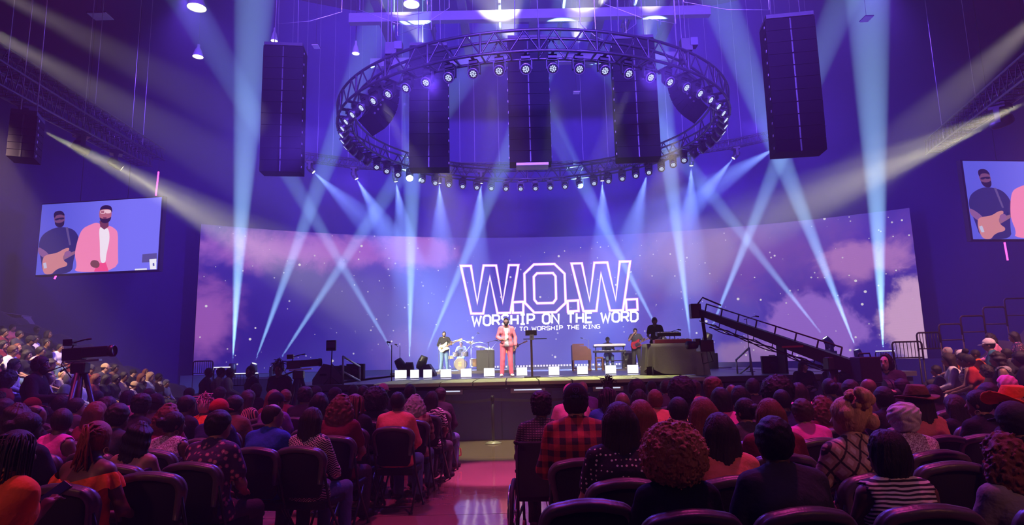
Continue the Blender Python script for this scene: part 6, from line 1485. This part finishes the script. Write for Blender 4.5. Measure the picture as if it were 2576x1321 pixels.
# seat for the stands
SEATM = P('stand_seat', (.10, .09, .12), .5)
def stand_seat():
    e = empty('stand_seat', (0, 0, 0)); MB().prism(smoothpoly([(-.21, .42), (.21, .42), (.225, .7), (.17, .86), (-.17, .86), (-.225, .7)], 1), -.03, .0).build('backrest', SEATM, e, loc=(0, -.21, 0), rot=(.12, 0, 0)); boxed('seat', (0, .02, .43), (.44, .42, .05), SEATM, e, bev=.012)
    for s in (-1, 1): boxed('bracket', (s * .19, -.08, .2), (.04, .3, .4), BLACK, e)
    return e
ssp = stand_seat(); ssf = [True]
BOWL_L = """9 837 m0 short black brown tee maroon|48 842 m0 short black brown long charcoal|75 857 m0 cap black dark tee black|88 862 m0 short black dark tee white|117 864 fr short black brown tee black|6 868 f0 long black tan tee maroon|32 868 m0 short brown tan tee white|36 896 f0 long black tan long white|66 893 f0 long black tan long black|100 882 m0 crop black brown tee lace|128 888 f0 wavy dark tan tank tan|150 875 m0 crop black brown tee white|57 876 f0 bob auburn tan tee maroon|22 928 f0 afro black brown tee red|120 930 f0 bob dark tan tee cream|226 929 m0 cap charcoal tan tee red|263 926 m0 cap tan fair tee charcoal|288 927 m0 short black dark tee brown|311 932 m0 crop black brown long tan|333 949 m0 cap black fair tee black|355 951 f0 long auburn fair tee charcoal|375 948 f0 long blond fair long white|398 950 f0 pulled black dark tee brown|239 954 f0 long auburn tan tee maroon|263 955 f0 long black brown tee black|291 954 m0 short black dark tee black|174 953 f0 bob grey fair tee grey|211 961 m0 bald black tan long white|152 981 m0 balding blond fair long khaki|246 979 m0 cap black dark long cream|272 984 m0 beanie tan brown tee lace|309 976 f0 long black tan tee black|343 968 m0 crop blond fair tee navy|363 974 f0 bob auburn brown long cream|417 974 m0 scarf grey tan long white|458 964 m0 short grey fair long blue|190 905 f0 long dark tan tee maroon|168 925 m0 short black brown tee charcoal|12 905 f0 curly dark tan tee maroon|205 942 f0 wavy auburn tan tee pink|195 985 f0 bob dark fair long cream|90 842 m0 crop black brown tee charcoal|120 842 f0 bob black brown tee black|28 850 f0 pulled black tan tee coral|390 978 m0 cap white fair tee grey"""
BOWL_R = """2357 933 m0 short black tan tee navy|2374 903 f0 long dark tan long white|2392 904 f0 highbun black tan tank stripes|2417 932 f0 bob brown tan tee orange|2460 928 m0 crop black brown tee orange|2457 869 m0 cap white tan tee teal|2448 897 m0 cap white brown tee cream|2508 879 f0 wavy dark tan tank black|2553 851 f0 long black tan tee floral|2499 903 f0 curly black brown long pink|2535 899 m0 short black brown tee charcoal|2566 888 m0 short black brown tee black|2523 939 f0 wavyshort grey fair tee grey|2552 935 f0 curly dark tan long yellow|2430 884 m0 balding grey fair tee charcoal|2469 909 f0 pulled black brown tee red"""
def bowl(block, B, sg, side, ymin, ymax):
    used = []
    items = []
    for ln in block.split('|'):
        f = ln.split(); x, y = float(f[0]), float(f[1]); best = None
        for r in range(B['rows']):
            X = sg * (B['x0'] + B['dx'] * r); q = atX(x, y, X)
            if not ymin < q.y < ymax: continue
            err = abs(q.z - (B['z0'] + B['dz'] * r + .02 + 1.235))
            if any(rr == r and abs(yy - q.y) < .46 for rr, yy in used): err += .5
            if best is None or err < best[0]: best = (err, r, q)
        if best is None: continue
        _, r, q = best; Y = q.y
        for rr, yy in used:
            if rr == r and abs(yy - Y) < .44: Y = yy + (.44 if Y >= yy else -.44)
        used.append((r, Y)); items.append((r, Y, f, q.z))
    for r in range(B['rows']):
        row = sorted([i for i in items if i[0] == r], key=lambda i: -i[1])
        for j, (r_, Y, f, z) in enumerate(row):
            kind, hair, hc, sk, sl, top = f[2:8]; X = sg * (B['x0'] + B['dx'] * r); zf = B['z0'] + B['dz'] * r + .02
            s = max(.9, min(1.12, (z - zf) / 1.235)); rz = math.atan2(-(1.0 - X), 19.5 - Y) + rnd.uniform(-.12, .12)
            hat = hair if hair in HATS else None; hx = None if hair == 'bald' else ('crop' if hat else hair)
            desc = HD[hair].format(hc); tp = {'tank': 'sleeveless '}.get(sl, '') + {'lace': 'patterned', 'stripes': 'striped'}.get(top, top)
            w_ = f'{side} stand, {ORD[r]} row up, {ORD[j]} from stage'
            dress(seated(kind, sl, False), (X, Y, zf), rz, sk, hx, 'black' if hat else hc, top, 'denim' if j % 2 else 'charcoal', 'black', s, fit(f'person with {desc}, {tp} top, {w_}'), 'crowd in the %s stand' % side, True, hh=.013, hat=hat, hatc=hc)
            o = ssp if ssf[0] else copytree(ssp); ssf[0] = False; o.location = (X, Y, zf); o.rotation_euler = (0, 0, rz); tag(o, f'dark plastic seat, {w_}', 'seat', 'seats in the stands')
bowl(BOWL_L, BL_, -1, 'left', 9.5, 20.7); bowl(BOWL_R, BR_, 1, 'right', 7, 14.6)
# three men perched on a case near the left end of the wall
pc = atY(550, 985, 17.2); boxed_ = boxed('road_case', (pc.x, 17.25, .36), (1.5, .55, .70), BLACKM, bev=.02); tag(boxed_, 'black road case under three seated men left of stage', 'case'); boxed('case_edge', (0, -.28, .34), (1.5, .02, .03), STEEL, boxed_); boxed('case_edge', (0, -.28, -.33), (1.5, .02, .03), STEEL, boxed_); boxed('latch', (0, -.285, .2), (.1, .02, .08), STEEL, boxed_)
for x, y, sk, top, legs, hair, lb in ((524, 938, 'dark', 'black', 'grey', 'crop', 'man in black jacket, leftmost of three seated on road case'), (554, 938, 'brown', 'tan', 'denim', 'cap', 'man in tan shirt and black cap, middle of three on road case'), (577, 939, 'brown', 'khaki', 'grey', 'short', 'man in beige jacket, rightmost of three seated on road case')):
    q = atY(x, y, 17.2); dress(seated('m0', 'long', False), (q.x, 17.2, .28), math.atan2(-(1 - q.x), 2.6), sk, 'crop' if hair == 'cap' else hair, 'black', top, legs, 'white', (q.z - .28) / 1.235, lb, None, True, hh=.012, hat='cap' if hair == 'cap' else None)
# guard rails stepping up the right stand, and the pair by the left end of the wall
def barrier(px0, py0, px1, py1, Y, nbar, label, mat=BLACK, glow=False):
    a, b_ = atY(px0, py1, Y), atY(px1, py0, Y); w, hh = b_.x - a.x, b_.z - a.z; zl = 0
    e = empty('guard_rail', (a.x, Y, a.z), 0, label, 'railing', 'guard rails'); r_ = .06
    tubed('frame_tube', [(0, 0, 0), (0, 0, hh - r_), (r_ * .4, 0, hh - r_ * .3), (r_, 0, hh), (w - r_, 0, hh), (w - r_ * .4, 0, hh - r_ * .3), (w, 0, hh - r_), (w, 0, 0)], .022, mat, e, 7); tubed('bottom_tube', [(0, 0, .06), (w, 0, .06)], .016, mat, e, 6)
    for k in range(nbar): x = w * (k + 1) / (nbar + 1); tubed('baluster', [(x, 0, .06), (x, 0, hh)], .009, mat, e, 5)
    if glow: boxed('edge_light', (w / 2, -.03, hh + .02), (w, .03, .035), E('edge_glow', lin(225, 225, 255), 1.6), e)
    for x in (0, w): tubed('post', [(x, 0, 0), (x, 0, -a.z)], .02, mat, e, 6)
RAILP = P('rail_dim', (.05, .025, .04), .5)
for k, bx in enumerate(((2249, 859, 2318, 907), (2311, 836, 2364, 884), (2366, 815, 2418, 862), (2421, 794, 2474, 842), (2478, 772, 2528, 822), (2532, 750, 2590, 800))): barrier(*bx, 16.0, (7 if k < 2 else 0), f'dark guard rail at the right stand, {ORD[k]} step up', BLACK if k < 2 else RAILP)
barrier(485, 908, 536, 944, 24, 8, 'dark barred guard rail at the left foot of video wall'); barrier(537, 925, 580, 958, 24, 4, 'guard rail with glowing top edge beside left video wall end', BLACK, True); barrier(582, 940, 650, 975, 23, 8, 'lower guard rail with glowing top edge nearer the guard', BLACK, True)
barrier(2205, 884, 2249, 915, 24, 6, 'guard rail with glowing top edge at the right foot of video wall', BLACK, True)
# empty pale chairs by the right stand
for (x, y, lb) in ((2329, 962, 'empty pale plastic chair at the foot of right stand'),):
    q = atY(x, y, 13.2); o = copytree(ssp); o.location = (q.x, 13.2, 0); o.rotation_euler = (0, 0, .9); tag(o, lb, 'chair')
    for c_ in o.children:
        if not c_.name.startswith('bracket'): c_.material_slots[0].link = 'OBJECT'; c_.material_slots[0].material = P('pale_plastic', (.55, .5, .55), .5)
# platform fronts that carry the outer beam lights
for a, b_, Y, lb in ((560, 720, 31, 'low black platform under the left outer beam lights'), (2050, 2240, 30, 'low black platform under the right outer beam lights')):
    xa, xb = atY(a, 915, Y).x, atY(b_, 915, Y).x; o = boxed('light_platform', ((xa + xb) / 2, Y, .62), (xb - xa, 1.0, 1.24), BLACKM); tag(o, lb, 'platform'); boxed('edge_trim', (0, -.51, .58), (xb - xa, .02, .05), STEEL, o)
